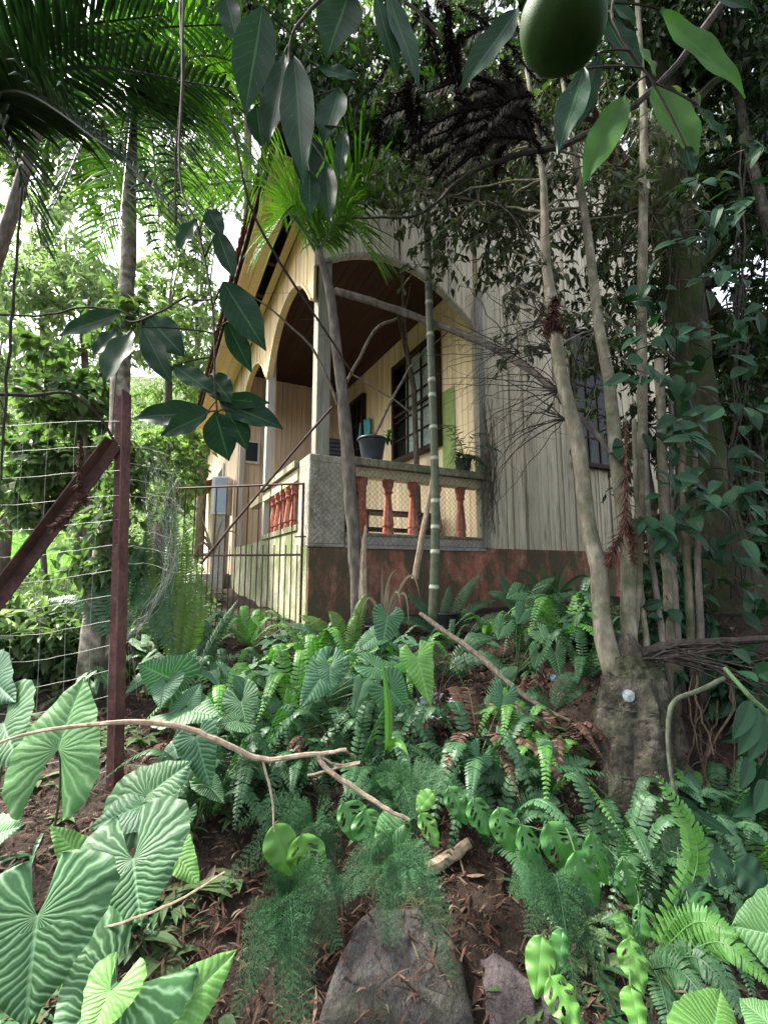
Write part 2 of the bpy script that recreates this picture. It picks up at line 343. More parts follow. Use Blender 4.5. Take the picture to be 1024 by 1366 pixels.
def arrow_extra(pale, amt):
    def ex(n, b, c):
        l = n.links
        uv = nd(n, 'ShaderNodeUVMap').outputs[0]; sx = nd(n, 'ShaderNodeSeparateXYZ'); l.new(uv, sx.inputs[0])
        def mth(op, a, b_=None):
            q = nd(n, 'ShaderNodeMath', op=op)
            for i, v in enumerate((a, b_)):
                if v is None: continue
                if hasattr(v, 'is_linked'): l.new(v, q.inputs[i])
                else: q.inputs[i].default_value = v
            return q.outputs[0]
        x = mth('ABSOLUTE', mth('SUBTRACT', sx.outputs[0], .5)); u = mth('SUBTRACT', sx.outputs[1], .5)
        wob = mth('MULTIPLY', mth('SUBTRACT', noise(n, 4, 1, vec=uv), .5), .16)
        u2 = mth('ADD', u, wob)
        c1 = mth('PINGPONG', mth('MULTIPLY', mth('SUBTRACT', u2, mth('MULTIPLY', mth('POWER', x, .8), .55)), 9.5), .5)
        ang = mth('PINGPONG', mth('MULTIPLY', mth('ADD', mth('ARCTAN2', x, u), mth('MULTIPLY', wob, 1.5)), 4.2), .5)
        k = mth('GREATER_THAN', u, .13)
        s = nd(n, 'ShaderNodeMix'); l.new(k, s.inputs[0]); l.new(ang, s.inputs[2]); l.new(c1, s.inputs[3])
        vein = ramp(n, s.outputs[0], [(0, (1, 1, 1)), (.08, (.6, .6, .6)), (.24, (0, 0, 0))])
        mid = ramp(n, x, [(0, (1, 1, 1)), (.012, (.8, .8, .8)), (.03, (0, 0, 0))])
        mk = mth('MULTIPLY', mid, mth('GREATER_THAN', u, -.02))
        fin = mth('MAXIMUM', vein, mk)
        net = noise(n, 26, 5, .7, vec=uv)
        fin2 = mth('MULTIPLY', fin, mth('ADD', mth('MULTIPLY', net, .9), .35))
        h = mth('ADD', mth('MULTIPLY', s.outputs[0], 1.0), mth('MULTIPLY', net, .25))
        bump(n, h, .008, b, .35)
        c = mix(n, c, ramp(n, net, [(.35, (.75, .8, .75)), (.7, (1.3, 1.25, 1.25))]), .8, 'MULTIPLY')
        c = mix(n, c, pale, mth('MULTIPLY', fin2, amt))
        blem = noise(n, 38, 5, .75); big = noise(n, 11, 3)
        sp = mth('MULTIPLY', ramp(n, blem, [(.66, (0, 0, 0)), (.72, (1, 1, 1))]), ramp(n, big, [(.5, (0, 0, 0)), (.6, (1, 1, 1))]))
        return mix(n, c, (.10, .075, .03), mth('MULTIPLY', sp, .75))
    return ex
M['arrow'] = leafmat('arrowhead_green', [(.028, .098, .034), (.045, .13, .045), (.034, .11, .036)], .2, .5, varn=8, extra=arrow_extra((.26, .44, .25), .95), spec=.35)
M['arrow_pale'] = leafmat('arrowhead_pale_green', [(.075, .20, .068), (.095, .225, .08)], .25, .5, varn=8, extra=arrow_extra((.26, .43, .22), .8), spec=.35)
M['arrow_bright'] = leafmat('arrowhead_bright_green', [(.11, .28, .06), (.14, .32, .08)], .3, .5, varn=8, extra=arrow_extra((.3, .5, .2), .7), spec=.35)
M['arrow_dark'] = leafmat('arrowhead_dark_green', [(.028, .095, .045), (.035, .115, .05)], .2, .5, varn=8, extra=arrow_extra((.16, .32, .18), .8), spec=.35)
# ---------------------------------------------------------------- ground
def axis(parts): return np.unique(np.concatenate([np.linspace(a, b, n) for a, b, n in parts]))
gx = axis([(-70, -8, 40), (-8, -2.5, 45), (-2.5, 3.5, 151), (3.5, 9, 40), (9, 70, 40)])
gy = axis([(-6, .6, 20), (.6, 5, 121), (5, 12, 60), (12, 30, 50), (30, 90, 30)])
X, Y = np.meshgrid(gx, gy)
Z = gz(X, Y) + np.where((Y > .6) & (Y < 4.6), .012*(rng.random(X.shape)-.5), 0)
nx, ny = len(gx), len(gy)
i = np.arange(ny-1)[:, None]*nx; j = np.arange(nx-1)[None]
mb = MB(); mb.add(np.stack([X, Y, Z], -1).reshape(-1, 3), np.stack([i+j, i+j+1, i+nx+j+1, i+nx+j], -1).reshape(-1, 4))
mb.build('ground', M['soil'], smooth=True, kind='structure')
lw = MB()
lx = np.linspace(-16, -7.2, 24); ly = np.linspace(9.5, 15.5, 16); X, Y = np.meshgrid(lx, ly); i = np.arange(15)[:, None]*24; j = np.arange(23)[None]
lw.add(np.stack([X, Y, gz(X, Y)+.06], -1).reshape(-1, 3), np.stack([i+j, i+j+1, i+25+j, i+24+j], -1).reshape(-1, 4))
lw.build('lawn', M['lawn'], smooth=True, kind='structure')

# ---------------------------------------------------------------- house
YAW = R(27); P0 = at(412, 700, 4.5)
dL = np.array([-math.sin(YAW), math.cos(YAW)]); dR = np.array([math.cos(YAW), math.sin(YAW)])
def H(s, t, z): return np.array([P0[0]+dR[0]*s+dL[0]*t, P0[1]+dR[1]*s+dL[1]*t, z])
def onplane(x, y, o, d):     # ray through a photo point with a vertical wall
    n = np.array([d[1], -d[0]]); r = ray(x, y); t = ((o[:2]-CAM[:2])@n)/(r[:2]@n); q = CAM+r*t
    return (q[:2]-o[:2])@d, q[2]
ZG, ZF, ZC, W1, T1 = 1.0, 1.95, 5.62, 2.25, 4.8
house = thing('wooden_house', 'old cream wooden house with arched corner porch and red plinth', 'house', H(0, 0, ZG))
def hp(name, m, boxes, **k):
    b = MB()
    for q in boxes: b.hb(*q)
    return b.build(name, m, house, **k)
hp('plinth', M['plinth'], [(-.004, 9, -.022, 0.2, .7, 1.82), (W1-.05, 9, -.026, .2, 1.8, 1.86)])
hp('plinth', M['side_plinth'], [(-.012, .3, .012, T1, .7, 2.02), (-.02, .28, T1, 13, .7, 1.5)])
hp('floor', M['cement'], [(.02, W1-.01, .21, T1-.01, 1.80, 1.95), (.39, W1, -.04, .2, 1.823, 1.955)])
hp('pier', M['pier'], [(-.016, .388, -.028, .36, 1.825, 2.80)], bevel=.02)
def boards(s0, s1, fixed, bottom, top, bw, along, th=.022, gap=.006, off=.004, face=-1, horiz=False):
    """one wall of upright boards; along 's': at depth t=fixed, along 't': at s=fixed"""
    b = MB(); n = max(1, int(round((s1-s0)/bw))); w = (s1-s0)/n
    for k in range(n):
        a0 = s0+k*w+gap/2; a1 = s0+(k+1)*w-gap/2; d = (rng.random()-.5)*2*off
        zb = [bottom(a0), bottom(a1)] if callable(bottom) else [bottom]*2; zt = [top(a0), top(a1)] if callable(top) else [top]*2
        f0 = fixed+d; f1 = fixed+d-face*th
        q = [(a0, f0), (a1, f0), (a1, f1), (a0, f1)]
        zz = [zb[0], zb[1], zb[1], zb[0]]; zu = [zt[0], zt[1], zt[1], zt[0]]
        if along == 's': c = [H(u, v, z) for (u, v), z in zip(q, zz)]+[H(u, v, z) for (u, v), z in zip(q, zu)]
        else: c = [H(v, u, z) for (u, v), z in zip(q, zz)]+[H(v, u, z) for (u, v), z in zip(q, zu)]
        b.hexa(c)
    return b
SL = .78; RID = 4.0; EV = 5.75
def roofz(s): return EV+SL*(s+.57) if s < RID else EV+SL*(2*RID+.57-s)
# inner porch walls
boards(0, W1+.1, T1, ZF, ZC+.3, .105, 's').build('wall', M['pinkish'], house)
boards(.02, T1, W1, ZF, ZC+.3, .115, 't').build('wall', M['cream'], house)
hp('wall_backing', M['brown_board'], [(0.0, W1+.2, T1+.03, T1+.08, 1.5, 6.4), (W1+.03, W1+.08, .03, T1+.08, 1.5, 7.0)])
# front wall right of the porch, wide boards with cover strips
boards(W1+.02, 8.6, 0, 1.83, lambda s: roofz(s)-.08, .19, 's', off=.009, gap=.009).build('wall', M['white_board'], house)
b = MB()
for k in range(27):
    s = W1+.02+k*.2437*1.0+.02*math.sin(k*7)
    if k in (1, 4, 5, 8, 11, 12, 15, 17, 20): continue
    if 3.95 < s < 4.8:
        b.hb(s-.018, s+.018, -.020+.001*(k % 3), -.008, 1.84, 3.10); b.hb(s-.018, s+.018, -.020, -.008, 5.3, roofz(s)-.1)
    else: b.hb(s-.018+.004*rng.random(), s+.018, -.020+.001*(k % 3), -.008, 1.84, roofz(s)-.1)
b.build('cover_strip', M['white_board'], house)
hp('wall_backing', M['brown_board'], [(W1+.1, 8.6, .05, .09, 1.5, 5.7)])
boards(8.6-.02, 8.6, 0, 1.8, 5.8, .02, 's').build('corner_board', M['post'], house)
hp('corner_post', M['post'], [(W1-.055, W1+.055, -.05, .06, 1.86, 5.3)], bevel=.006)
# far side wall past the porch
boards(T1+.02, 13, 0, 1.5, 5.95, .12, 't').build('wall', M['pinkish'], house)
hp('wall_backing', M['brown_board'], [(.03, .08, T1+.1, 13, 1.2, 5.9)])
# arched fascias
def archF(s): return 5.33-.62*((s-1.0)/1.25)**2
def archL(t):
    a, c = (1.12, 1.05) if t < 2.27 else (3.5, 1.18)
    return 5.20-.62*(min(abs(t-a)/c, 1.05))**2.2
boards(.0, W1-.05, 0, archF, lambda s: roofz(s)-.06, .1, 's', th=.03).build('arch_boards', M['white_board'], house)
boards(.02, T1, 0, archL, lambda t: 5.86, .13, 't', th=.03).build('arch_boards', M['yellow'], house)
def strip(fn, a0, a1, along, m, lo=-.03, hi=.06, n=24):
    b = MB(); u = np.linspace(a0, a1, n)
    for k in range(n-1):
        c = []
        for dz in (-.022, .014):
            for (aa, ff) in ((u[k], lo), (u[k+1], lo), (u[k+1], hi), (u[k], hi)):
                z = fn(aa)+dz; c.append(H(aa, ff, z) if along == 's' else H(ff, aa, z))
        b.hexa(c)
    return b.build('arch_trim', m, house)
strip(archF, .03, W1-.06, 's', M['post'])
strip(archL, .05, 2.24, 't', M['yellow']); strip(archL, 2.33, T1-.05, 't', M['yellow'])
# posts
hp('porch_post', M['post'], [(.06, .215, .02, .175, 2.80, 5.1)], bevel=.008)
hp('porch_post', M['post_white'], [(.0, .12, 2.21, 2.34, 1.6, 5.0)], bevel=.006)
hp('porch_post', M['post_white'], [(.002, .10, T1-.12, T1-.03, 1.6, 5.0)], bevel=.006)
# ceiling of dark boards
b = MB()
for k in range(20):
    s0 = .03+k*(W1-.04)/20; b.hb(s0+.003, s0+(W1-.04)/20-.003, .03, T1-.02, ZC+.002*(k % 3), ZC+.03)
b.build('ceiling', M['brown_board'], house)
# rails
hp('handrail', M['rail'], [(.385, W1+.04, -.10, .14, 2.71, 2.80)], bevel=.01)
hp('handrail', M['rail_cream'], [(.392, W1-.06, -.05, .10, 2.60, 2.708)], bevel=.006)
hp('handrail', M['rail'], [(-.07, .12, .365, 2.20, 2.72, 2.80)], bevel=.008)
hp('handrail', M['rail_cream'], [(-.03, .10, .368, 2.19, 2.58, 2.717)], bevel=.006)
hp('handrail', M['rail_cream'], [(-.03, .10, 2.35, 3.2, 2.60, 2.75)], bevel=.006)
hp('bottom_rail', M['rail'], [(.39, W1-.06, -.055, .12, 1.957, 1.99)], bevel=.006)
hp('bottom_rail', M['rail'], [(-.03, .11, .365, 2.2, 2.022, 2.09)], bevel=.006)
# balusters: one turned square profile, copied
def baluster(z0, z1):
    b = MB(); prof = [(0, .062), (.09, .062), (.10, .055), (.14, .056), (.15, .066), (.20, .064), (.27, .06), (.55, .043), (.66, .036), (.74, .036), (.755, .05), (.79, .053), (.81, .046), (.86, .05), (.90, .062), (1, .064)]
    vs = []; n = 8
    for h, r in prof:
        for k in range(n):
            a = k*2*math.pi/n+math.pi/8+YAW; sq = 1/max(abs(math.cos(a-YAW)), abs(math.sin(a-YAW))); rr = r*(.35*sq+.65)
            vs.append((rr*math.cos(a), rr*math.sin(a), z0+(z1-z0)*h))
    m = len(prof)
    fs = [(i*n+k, i*n+(k+1) % n, (i+1)*n+(k+1) % n, (i+1)*n+k) for i in range(m-1) for k in range(n)]
    b.add(vs, fs); return b
bal = None
def put_bal(s, t, z0, z1):
    b = baluster(z0, z1); p = H(s, t, 0); b.v = [v+np.array([p[0], p[1], 0]) for v in b.v]
    return b.build('baluster', M['baluster'], house)
for s in (.60, .925, 1.25, 1.575, 1.93): put_bal(s, .03, 1.991, 2.60)
for t in (.62, .88, 1.14, 1.40, 1.66): put_bal(.03, t, 2.091, 2.58)
# inner-wall window with curtain and a small dark door
OI = H(W1, 0, 0)
def win(parent_s, t0, t1, z0, z1, cols, rows, curtain, name='window', face=-1):
    b = MB(); s = W1-.012; f = .065
    b.hb(s-.09, s, t0-f, t0, z0-f, z1+f); b.hb(s-.09, s, t1, t1+f, z0-f, z1+f); b.hb(s-.088, s, t0, t1, z1, z1+f); b.hb(s-.12, s, t0, t1, z0-f, z0)
    o = b.build('window' if name == 'window' else name, M['frame'], house)
    b = MB(); zm = z0+(z1-z0)*.47
    b.hb(s-.066, s-.03, t0, t1, zm-.025, zm+.025)
    for k in range(1, cols): u = t0+(t1-t0)*k/cols; b.hb(s-.062, s-.034, u-.011, u+.011, z0, z1)
    for k in range(1, rows): z = z0+(z1-z0)*k/rows; b.hb(s-.060, s-.036, t0, t1, z-.010, z+.010)
    b.build('sash', M['frame'], o)
    b = MB(); b.hb(s-.052, s-.048, t0, t1, z0, z1); b.build('pane', M['glass'], o)
    b = MB(); b.hb(s-.006, s-.002, t0, t1, z0, z1); b.build('room_shade_sheet', M['room_shade'], o)  # flat black sheet on the wall, painted shade of the room
    for (a0, a1) in curtain:
        n = 40; u = np.linspace(a0, a1, n); ww = .006*np.sin(np.linspace(0, 34, n))+.004*np.sin(np.linspace(0, 11, n))
        v = [H(s-.022+q, x, z) for z in (z0+.01, z1-.01) for x, q in zip(u, ww)]
        MB().add(v, [(k, k+1, n+k+1, n+k) for k in range(n-1)]).build('curtain', M['lace'], o)
    return o
tA, zA = onplane(531, 612, OI, dL); tB, _ = onplane(588, 612, OI, dL); zB = onplane(566, 466, OI, dL)[1]; zA = onplane(560, 603, OI, dL)[1]
win(0, tB, tA, zA, zB, 3, 5, [(tB+.02, tB+.74*(tA-tB))])
tA2 = onplane(467, 560, OI, dL)[0]; tB2 = onplane(487, 560, OI, dL)[0]; zT2 = onplane(485, 532, OI, dL)[1]
win(0, tB2, min(tA2, T1-.12), ZF+.05, zT2, 3, 6, [], name='glazed_door')
tg0 = onplane(607, 550, OI, dL)[0]; tg1 = onplane(590, 550, OI, dL)[0]; zg1 = onplane(600, 518, OI, dL)[1]; zg0 = onplane(600, 575, OI, dL)[1]
hp('painted_patch', M['green_paint'], [(W1-.011, W1-.002, tg0, tg1, 2.83, zg1)])
# dark window of the front wall
b = MB()
for q in ((3.96, 4.02, -.06, -.012, 3.15, 5.24), (4.74, 4.80, -.06, -.012, 3.15, 5.24), (4.02, 4.74, -.058, -.012, 5.18, 5.24), (3.92, 4.84, -.11, -.012, 3.09, 3.15)): b.hb(*q)
wn = b.build('window', M['frame'], house)
b = MB()
for u in (4.26, 4.5): b.hb(u-.012, u+.012, -.045, -.02, 3.15, 5.18)
for z in (3.55, 3.95, 4.35, 4.75): b.hb(4.02, 4.74, -.043, -.022, z-.012, z+.012)
b.build('sash', M['frame'], wn); b = MB(); b.hb(4.02, 4.74, -.034, -.03, 3.15, 5.18); b.build('pane', M['glass'], wn)
b = MB(); b.hb(4.02, 4.74, -.0125, -.009, 3.15, 5.18); b.build('room_shade_sheet', M['room_shade'], wn)  # black sheet over the boards stands in for indoor darkness
# eaves: soffit boards with one missing stretch, rafters, fascia, tiles
b = MB()
full = ((-.3, 4.1), (4.12, 13))
for k, (s0, s1, spans) in enumerate(((-.50, -.37, full), (-.365, -.24, full), (-.235, -.12, ((-.3, .4), (3.0, 13))), (-.115, -.02, full))):
    for t0, t1 in spans:
        z = 5.80+.002*(k % 2); b.hb(s0, s1, t0, t1, z, z+.02)
b.build('soffit', M['yellow'], house)
b = MB()
for k in range(17): b.hb(-.5, 1.0, -.2+k*.8, -.13+k*.8, 5.83, 5.90)
b.build('rafter', M['brown_board'], house)
hp('fascia', M['yellow'], [(-.545, -.505, -.36, 13, 5.70, 5.86)])
def tiles(sgn):
    b = MB(); nt_, nr = 66, 16; w = .21
    L = RID+.62
    th = np.linspace(0, math.pi, 6)
    for k in range(nt_):
        for c in range(2):      # covers over channels
            t0 = -.42+(k+.5*c)*w
            for r in range(nr if k < 2 else 16):
                a0 = r/nr*L-.03; a1 = (r+1)/nr*L+.02
                v = []
                for a, lift, rad in ((a0, .028, .068), (a1, .0, .056)):
                    for q in th:
                        d = rad*math.cos(q); hgt = rad*math.sin(q)*(1 if c == 0 else -1)*.85
                        s = -.62+a; s = s if sgn > 0 else 2*RID-s
                        v.append(H(s, t0+d+(rng.random()-.5)*.006, EV+.16+SL*(a-.05)+hgt+lift+(rng.random()-.5)*.006))
                b.add(v, [(q, q+1, q+7, q+6) for q in range(5)])
            
    return b
rf = tiles(1).build('roof', M['tile'], house, smooth=False)
hp_b = MB(); L_ = []
for s0, s1 in ((-.6, RID), (RID, 2*RID+.6)):
    hp_b.hexa([H(s0, -.36, roofz(s0)+.02), H(s1, -.36, roofz(s1)+.02), H(s1, 13, roofz(s1)+.02), H(s0, 13, roofz(s0)+.02), H(s0, -.36, roofz(s0)+.06), H(s1, -.36, roofz(s1)+.06), H(s1, 13, roofz(s1)+.06), H(s0, 13, roofz(s0)+.06)])
hp_b.build('roof_deck', M['brown_board'], house)
# meter box on the back wall
tb = H(0, T1, 0)
sm, zm = onplane(335, 604, tb, dR)
mo = hp('meter_box', M['white_paint'], [(sm-.16, sm+.16, T1-.07, T1-.015, zm-.24, zm+.24)], bevel=.006)
b = MB(); b.hb(sm-.115, sm+.115, T1-.078, T1-.071, zm-.19, zm+.2); b.build('dark_cover', M['black_plastic'], mo)
# side steps, far door and lean-to
hp('step', M['cement'], [(-.75, -.03, 5.2, 6.6, .9, 1.52)], bevel=.02)
hp('step', M['cement'], [(-1.1, -.76, 5.2, 6.6, .9, 1.34)], bevel=.02)
b = MB(); b.hb(-.05, -.015, 6.9, 6.98, 1.5, 4.2); b.hb(-.05, -.015, 7.9, 7.98, 1.5, 4.2); b.hb(-.05, -.015, 6.98, 7.9, 4.1, 4.2)
dr = b.build('door', M['white_paint'], house)
b = MB(); b.hb(-.035, -.018, 6.98, 7.9, 1.52, 4.1); b.build('door_leaf', M['brown_board'], dr)
b = MB()
for k in range(9):
    for q in range(10):
        t0 = 8.2+k*.3; s0 = -1.7+q*.17
        b.hexa([H(s0, t0, 3.35+q*.07), H(s0+.19, t0, 3.42+q*.07), H(s0+.19, t0+.27, 3.42+q*.07), H(s0, t0+.27, 3.35+q*.07), H(s0, t0, 3.40+q*.07), H(s0+.19, t0, 3.46+q*.07), H(s0+.19, t0+.27, 3.46+q*.07), H(s0, t0+.27, 3.40+q*.07)])
b.build('lean_to_roof', M['tile'], house)
hp('lean_to_post', M['post_white'], [(-1.55, -1.45, 8.4, 8.5, 1.2, 3.4)])
# ---------------------------------------------------------------- things on and beside the porch
def lathe(prof, c, n=28):
    b = MB(); th = np.arange(n)*2*math.pi/n; vs = []
    for r, z in prof: vs += [(c[0]+r*math.cos(a), c[1]+r*math.sin(a), c[2]+z) for a in th]
    m = len(prof)
    b.add(vs, [(i*n+k, i*n+(k+1) % n, (i+1)*n+(k+1) % n, (i+1)*n+k) for i in range(m-1) for k in range(n)])
    return b
def pot(name, label, c, r, h, m, group=None, soil=True):
    t = thing(name, label, 'pot', c, group)
    lathe([(.0, 0), (r*.66, 0), (r*.70, h*.08), (r*.72, h*.12), (r*.9, h*.8), (r*.92, h*.82), (r*.90, h*.98), (r*.84, h*.98), (r*.80, h*.85)], c).build('body', m, t, smooth=True)
    lathe([(r*.89, h*.90), (r*1.02, h*.90), (r*1.04, h*.96), (r*1.0, h), (r*.86, h), (r*.85, h*.93)], c).build('rim', m, t, smooth=True)
    lathe([(r*.82, h*.88), (r*.4, h*.90), (0, h*.90)], c).build('soil', M['soil'], t)
    return t
def leaf_strip(b, p0, d, nrm_, L, W, n=5, droop=.3, fold=.15, prof=None, twist=0):
    """one bent, folded leaf blade added to MB b; returns nothing"""
    d = nrm(d); nr = nrm(np.asarray(nrm_)-d*np.dot(nrm_, d)); sd = np.cross(d, nr)
    u = np.linspace(0, 1, n+1); vs = []
    p = np.array(p0, float); q = d.copy(); nn = nr.copy()
    for k, t in enumerate(u):
        if prof is None: w = W/2*(math.sin(math.pi*min(1, t*.93+.04)**.78)) if 0 < k < n else (.0 if k == n else W*.06)
        else: w = W/2*prof(t)
        vs += [p-sd*w+nn*fold*w, p.copy(), p+sd*w+nn*fold*w]
        a = droop/n; q2 = nrm(q*math.cos(a)-nn*math.sin(a)); nn = nrm(nn*math.cos(a)+q*math.sin(a)); q = q2
        p = p+q*L/n
    fs = []
    for k in range(n):
        a = 3*k; fs += [(a, a+1, a+4, a+3), (a+1, a+2, a+5, a+4)]
    uv = [(x, y) for y in u for x in (0, .5, 1)]
    b.add(vs, fs, uv)
pr = H(.72, .02, 2.801)
pot('flower_pot', 'large round dark grey plastic pot standing on the porch rail', pr, .165, .26, M['grey_plastic'])
pl = thing('pot_plant', 'straggly small plant drooping out of the round grey rail pot', 'plant', pr+[0, 0, .235])
b = MB(); bt = MB()
for k in range(9):
    a = random.uniform(-.6, 1.2); q = pr+[0, 0, .24]; e = q+np.array([math.cos(a)*.2, math.sin(a)*.1, random.uniform(.0, .09)])
    bt.tube(bez(q, (q+e)/2+[0, 0, .05], e, 5), .003, 4)
    for i in range(3): leaf_strip(b, e, rng.normal(0, 1, 3)+[.3, 0, -.3], [0, 0, 1], .08, .03, 4, .6)
bt.build('stem', M['stem'], pl); b.build('leaves', M['orchid'], pl)
# black slatted crate on the pier
c = H(.30, .24, 2.803)
cr = thing('crate', 'black slatted plastic crate standing on the corner pier behind the post', 'crate', c)
b = MB(); b.hb(.19, .41, .20, .21, 2.803, 3.06); b.hb(.19, .41, .36, .37, 2.803, 3.06); b.hb(.185, .189, .20, .37, 2.803, 3.06); b.hb(.411, .415, .20, .37, 2.803, 3.06); b.hb(.19, .41, .2105, .3595, 2.803, 2.815)
b.build('body', M['black_plastic'], cr)
b = MB()
for k in range(5): b.hb(.19, .41, .188, .199, 2.83+k*.045, 2.855+k*.045)
b.build('slat', M['grey_plastic'], cr)
# turquoise cloth by the door
tc = onplane(490, 575, OI, dL); 
b = MB(); n = 9
v = []
for r in range(7):
    for k in range(n):
        u = k/(n-1)-.5; v.append(H(W1-.06-.03*math.sin(k*1.9+r*.4), tc[0]+u*(.42+.2*math.sin(r/6*math.pi)), tc[1]+.22-r*.08))
b.add(v, [(r*n+k, r*n+k+1, r*n+n+k+1, r*n+n+k) for r in range(6) for k in range(n-1)])
tag(b.build('cloth', M['turq'], smooth=True, loc=H(W1-.05, tc[0], tc[1])), 'small turquoise cloth hanging on the cream wall beside the glazed door', 'cloth')
# bench behind the balusters
bn = thing('bench', 'dark wooden slatted bench standing on the porch behind the balusters', 'bench', H(1.45, 1.0, ZF))
for k in range(3):
    b = MB(); b.hb(.95, 2.12, .78+k*.13, .88+k*.13, 2.34, 2.375); b.build('seat_slat', M['frame'], bn)
for u in (1.02, 2.05):
    b = MB(); b.hb(u-.03, u+.03, .80, 1.12, 1.951, 2.338); b.build('leg', M['frame'], bn)
b = MB(); b.hb(1.051, 2.019, .93, .96, 2.10, 2.16); b.build('stretcher', M['frame'], bn)
# plant in a dark pot at the rail end
pr2 = H(2.0, .03, 2.801)
pot('flower_pot', 'small black pot half hidden by leaves at the wall end of rail', pr2, .10, .17, M['black_plastic'])
pl = thing('trailing_plant', 'leafy plant with arching stems spilling from the small black rail pot', 'plant', pr2+[0, 0, .15])
b = MB(); bt = MB()
for k in range(16):
    a = random.uniform(0, 6.28); q = pr2+[0, 0, .15]; rr = random.uniform(.2, .5); e = q+np.array([math.cos(a)*rr, math.sin(a)*rr*.6-.12, random.uniform(-.25, .42)])
    pp = bez(q, (q+e)/2+[0, 0, .22], e, 9); bt.tube(pp, .004, 4)
    for i in range(2, 9):
        for sg in (-1, 1):
            d = (pp[min(i+1, 8)]-pp[i-1]); d = nrm(d)*.6+np.array([math.cos(a+sg*1.57), math.sin(a+sg*1.57), -.25+.3*random.random()]); leaf_strip(b, pp[i], d, [0, 0, 1], random.uniform(.08, .14), .032, 4, .5)
bt.build('stem', M['stem'], pl); b.build('leaves', M['orchid'], pl)
# grey dry stems hanging down the corner board
dh = thing('dry_vine', 'bundle of dry grey vine stems hanging down the corner board', 'vine', H(2.2, -.1, 3.4))
b = MB()
for k in range(46):
    s0 = 2.26+random.uniform(-.07, .10); z0 = random.uniform(2.7, 3.75); z1 = random.uniform(1.95, 2.5)
    q = [H(s0+random.uniform(-.03, .03), -.09-random.uniform(0, .1), z0), H(s0+random.uniform(-.06, .06), -.10-random.uniform(0, .1), (z0+z1)/2), H(s0-.04+random.uniform(-.14, .1), -.10-random.uniform(0, .14), z1)]
    b.tube(spline(q, 8), random.uniform(.002, .005), 4)
b.build('stem', M['twig'], dh)
# chicken wire along the balustrade and the pier
def wire_panel(S0, S1, t, z0, z1, pitch, r, m):
    b = MB(); h = z1-z0; n = int((S1-S0+h)/pitch)
    for sg in (1, -1):
        for k in range(n):
            a = S0-h+k*pitch if sg > 0 else S0+k*pitch
            pts = []
            for q in range(25):
                z = z0+h*q/24; s = a+sg*(z-z0)
                if S0 <= s <= S1: pts.append(H(s, t-.008*math.sin(s*5+z*3)-.004*(q % 2), z))
            if len(pts) > 2: b.tube(pts, r, 3)
    return b
cw = thing('wire_mesh', 'rusty diamond wire mesh stretched across the terracotta balustrade', 'wire mesh', H(0, -.1, 1.9))
wire_panel(.0, 2.3, -.112, 1.86, 2.70, .062, .0016, M['wire_dark']).build('netting', M['wire_dark'], cw)
b = MB(); b.tube([H(-.02, -.112, 2.70), H(1.1, -.112, 2.69), H(2.3, -.112, 2.70)], .003, 5); b.tube([H(-.02, -.112, 1.86), H(2.3, -.112, 1.86)], .003, 5); b.build('edge_wire', M['wire_dark'], cw)
# pots at the foot of the plinth
for (x, y, Yd, r, h, m, lab) in ((595, 815, 4.35, .13, .21, M['black_plastic'], 'black plastic nursery pot at the plinth foot behind the bamboo cane'),
                          (500, 812, 4.3, .15, .13, M['black_plastic'], 'wide shallow black pot at the plinth foot behind the thin tree'),
                          (702, 808, 4.6, .09, .15, M['white_paint'], 'small white pot at the foot of the red plinth under the boards')):
    p = at(x, y, Yd); p[2] = gz(p[0], p[1])-.01+(.12 if r > .1 else .2)*0+.05
    pot('flower_pot', lab, p, r, h, m)
# tipped white and blue bucket among the ferns
p = at(583, 950, 2.75)
bk = thing('bucket', 'white and navy paint bucket full of dry debris among the ferns', 'bucket', p)
for prof, nm, mm in (([(0, -.15), (.085, -.15), (.11, .045)], 'body', M['bucket']), ([(.1115, .02), (.118, .03), (.118, .05), (.106, .05), (.10, -.02), (0, -.02)], 'rim', M['bucket']), ([(.095, -.13), (.1055, -.02)], 'label_band', M['navy'])):
    bb = lathe(prof, (0, 0, 0)); ro = []
    for v in bb.v:
        c_, s_ = math.cos(.35), math.sin(.35); v = np.stack([v[:, 0], v[:, 1]*c_+v[:, 2]*s_*-1, v[:, 1]*s_+v[:, 2]*c_], 1); ro.append(v+p)
    bb.v = ro; bb.build(nm, mm, bk, smooth=True)
b = MB()
for k in range(60): b.tube(bez(p+[random.uniform(-.08, .08), random.uniform(-.06, .06), -.01], p+rng.normal(0, .05, 3)+[0, 0, .06], p+rng.normal(0, .09, 3)+[0, 0, .04], 4), .003, 3)
b.build('debris', M['litter'], bk)
b = MB(); q = at(741, 911, 3.0)
v = [q+rng.normal(0, .006, 3)+np.array([u*.06, w_*.02, w_*.05+.01*math.sin(u*9)]) for w_ in (-.5, 0, .5, 1) for u in (-.5, -.15, .2, .5)]
b.add(v, [(r*4+k, r*4+k+1, r*4+k+5, r*4+k+4) for r in range(3) for k in range(3)])
tag(b.build('wrapper', plain('blue_foil', (.35, .55, .66), .3, nz=.5, sc=60), loc=q), 'crumpled pale blue plastic wrapper lying on the dark soil', 'wrapper')
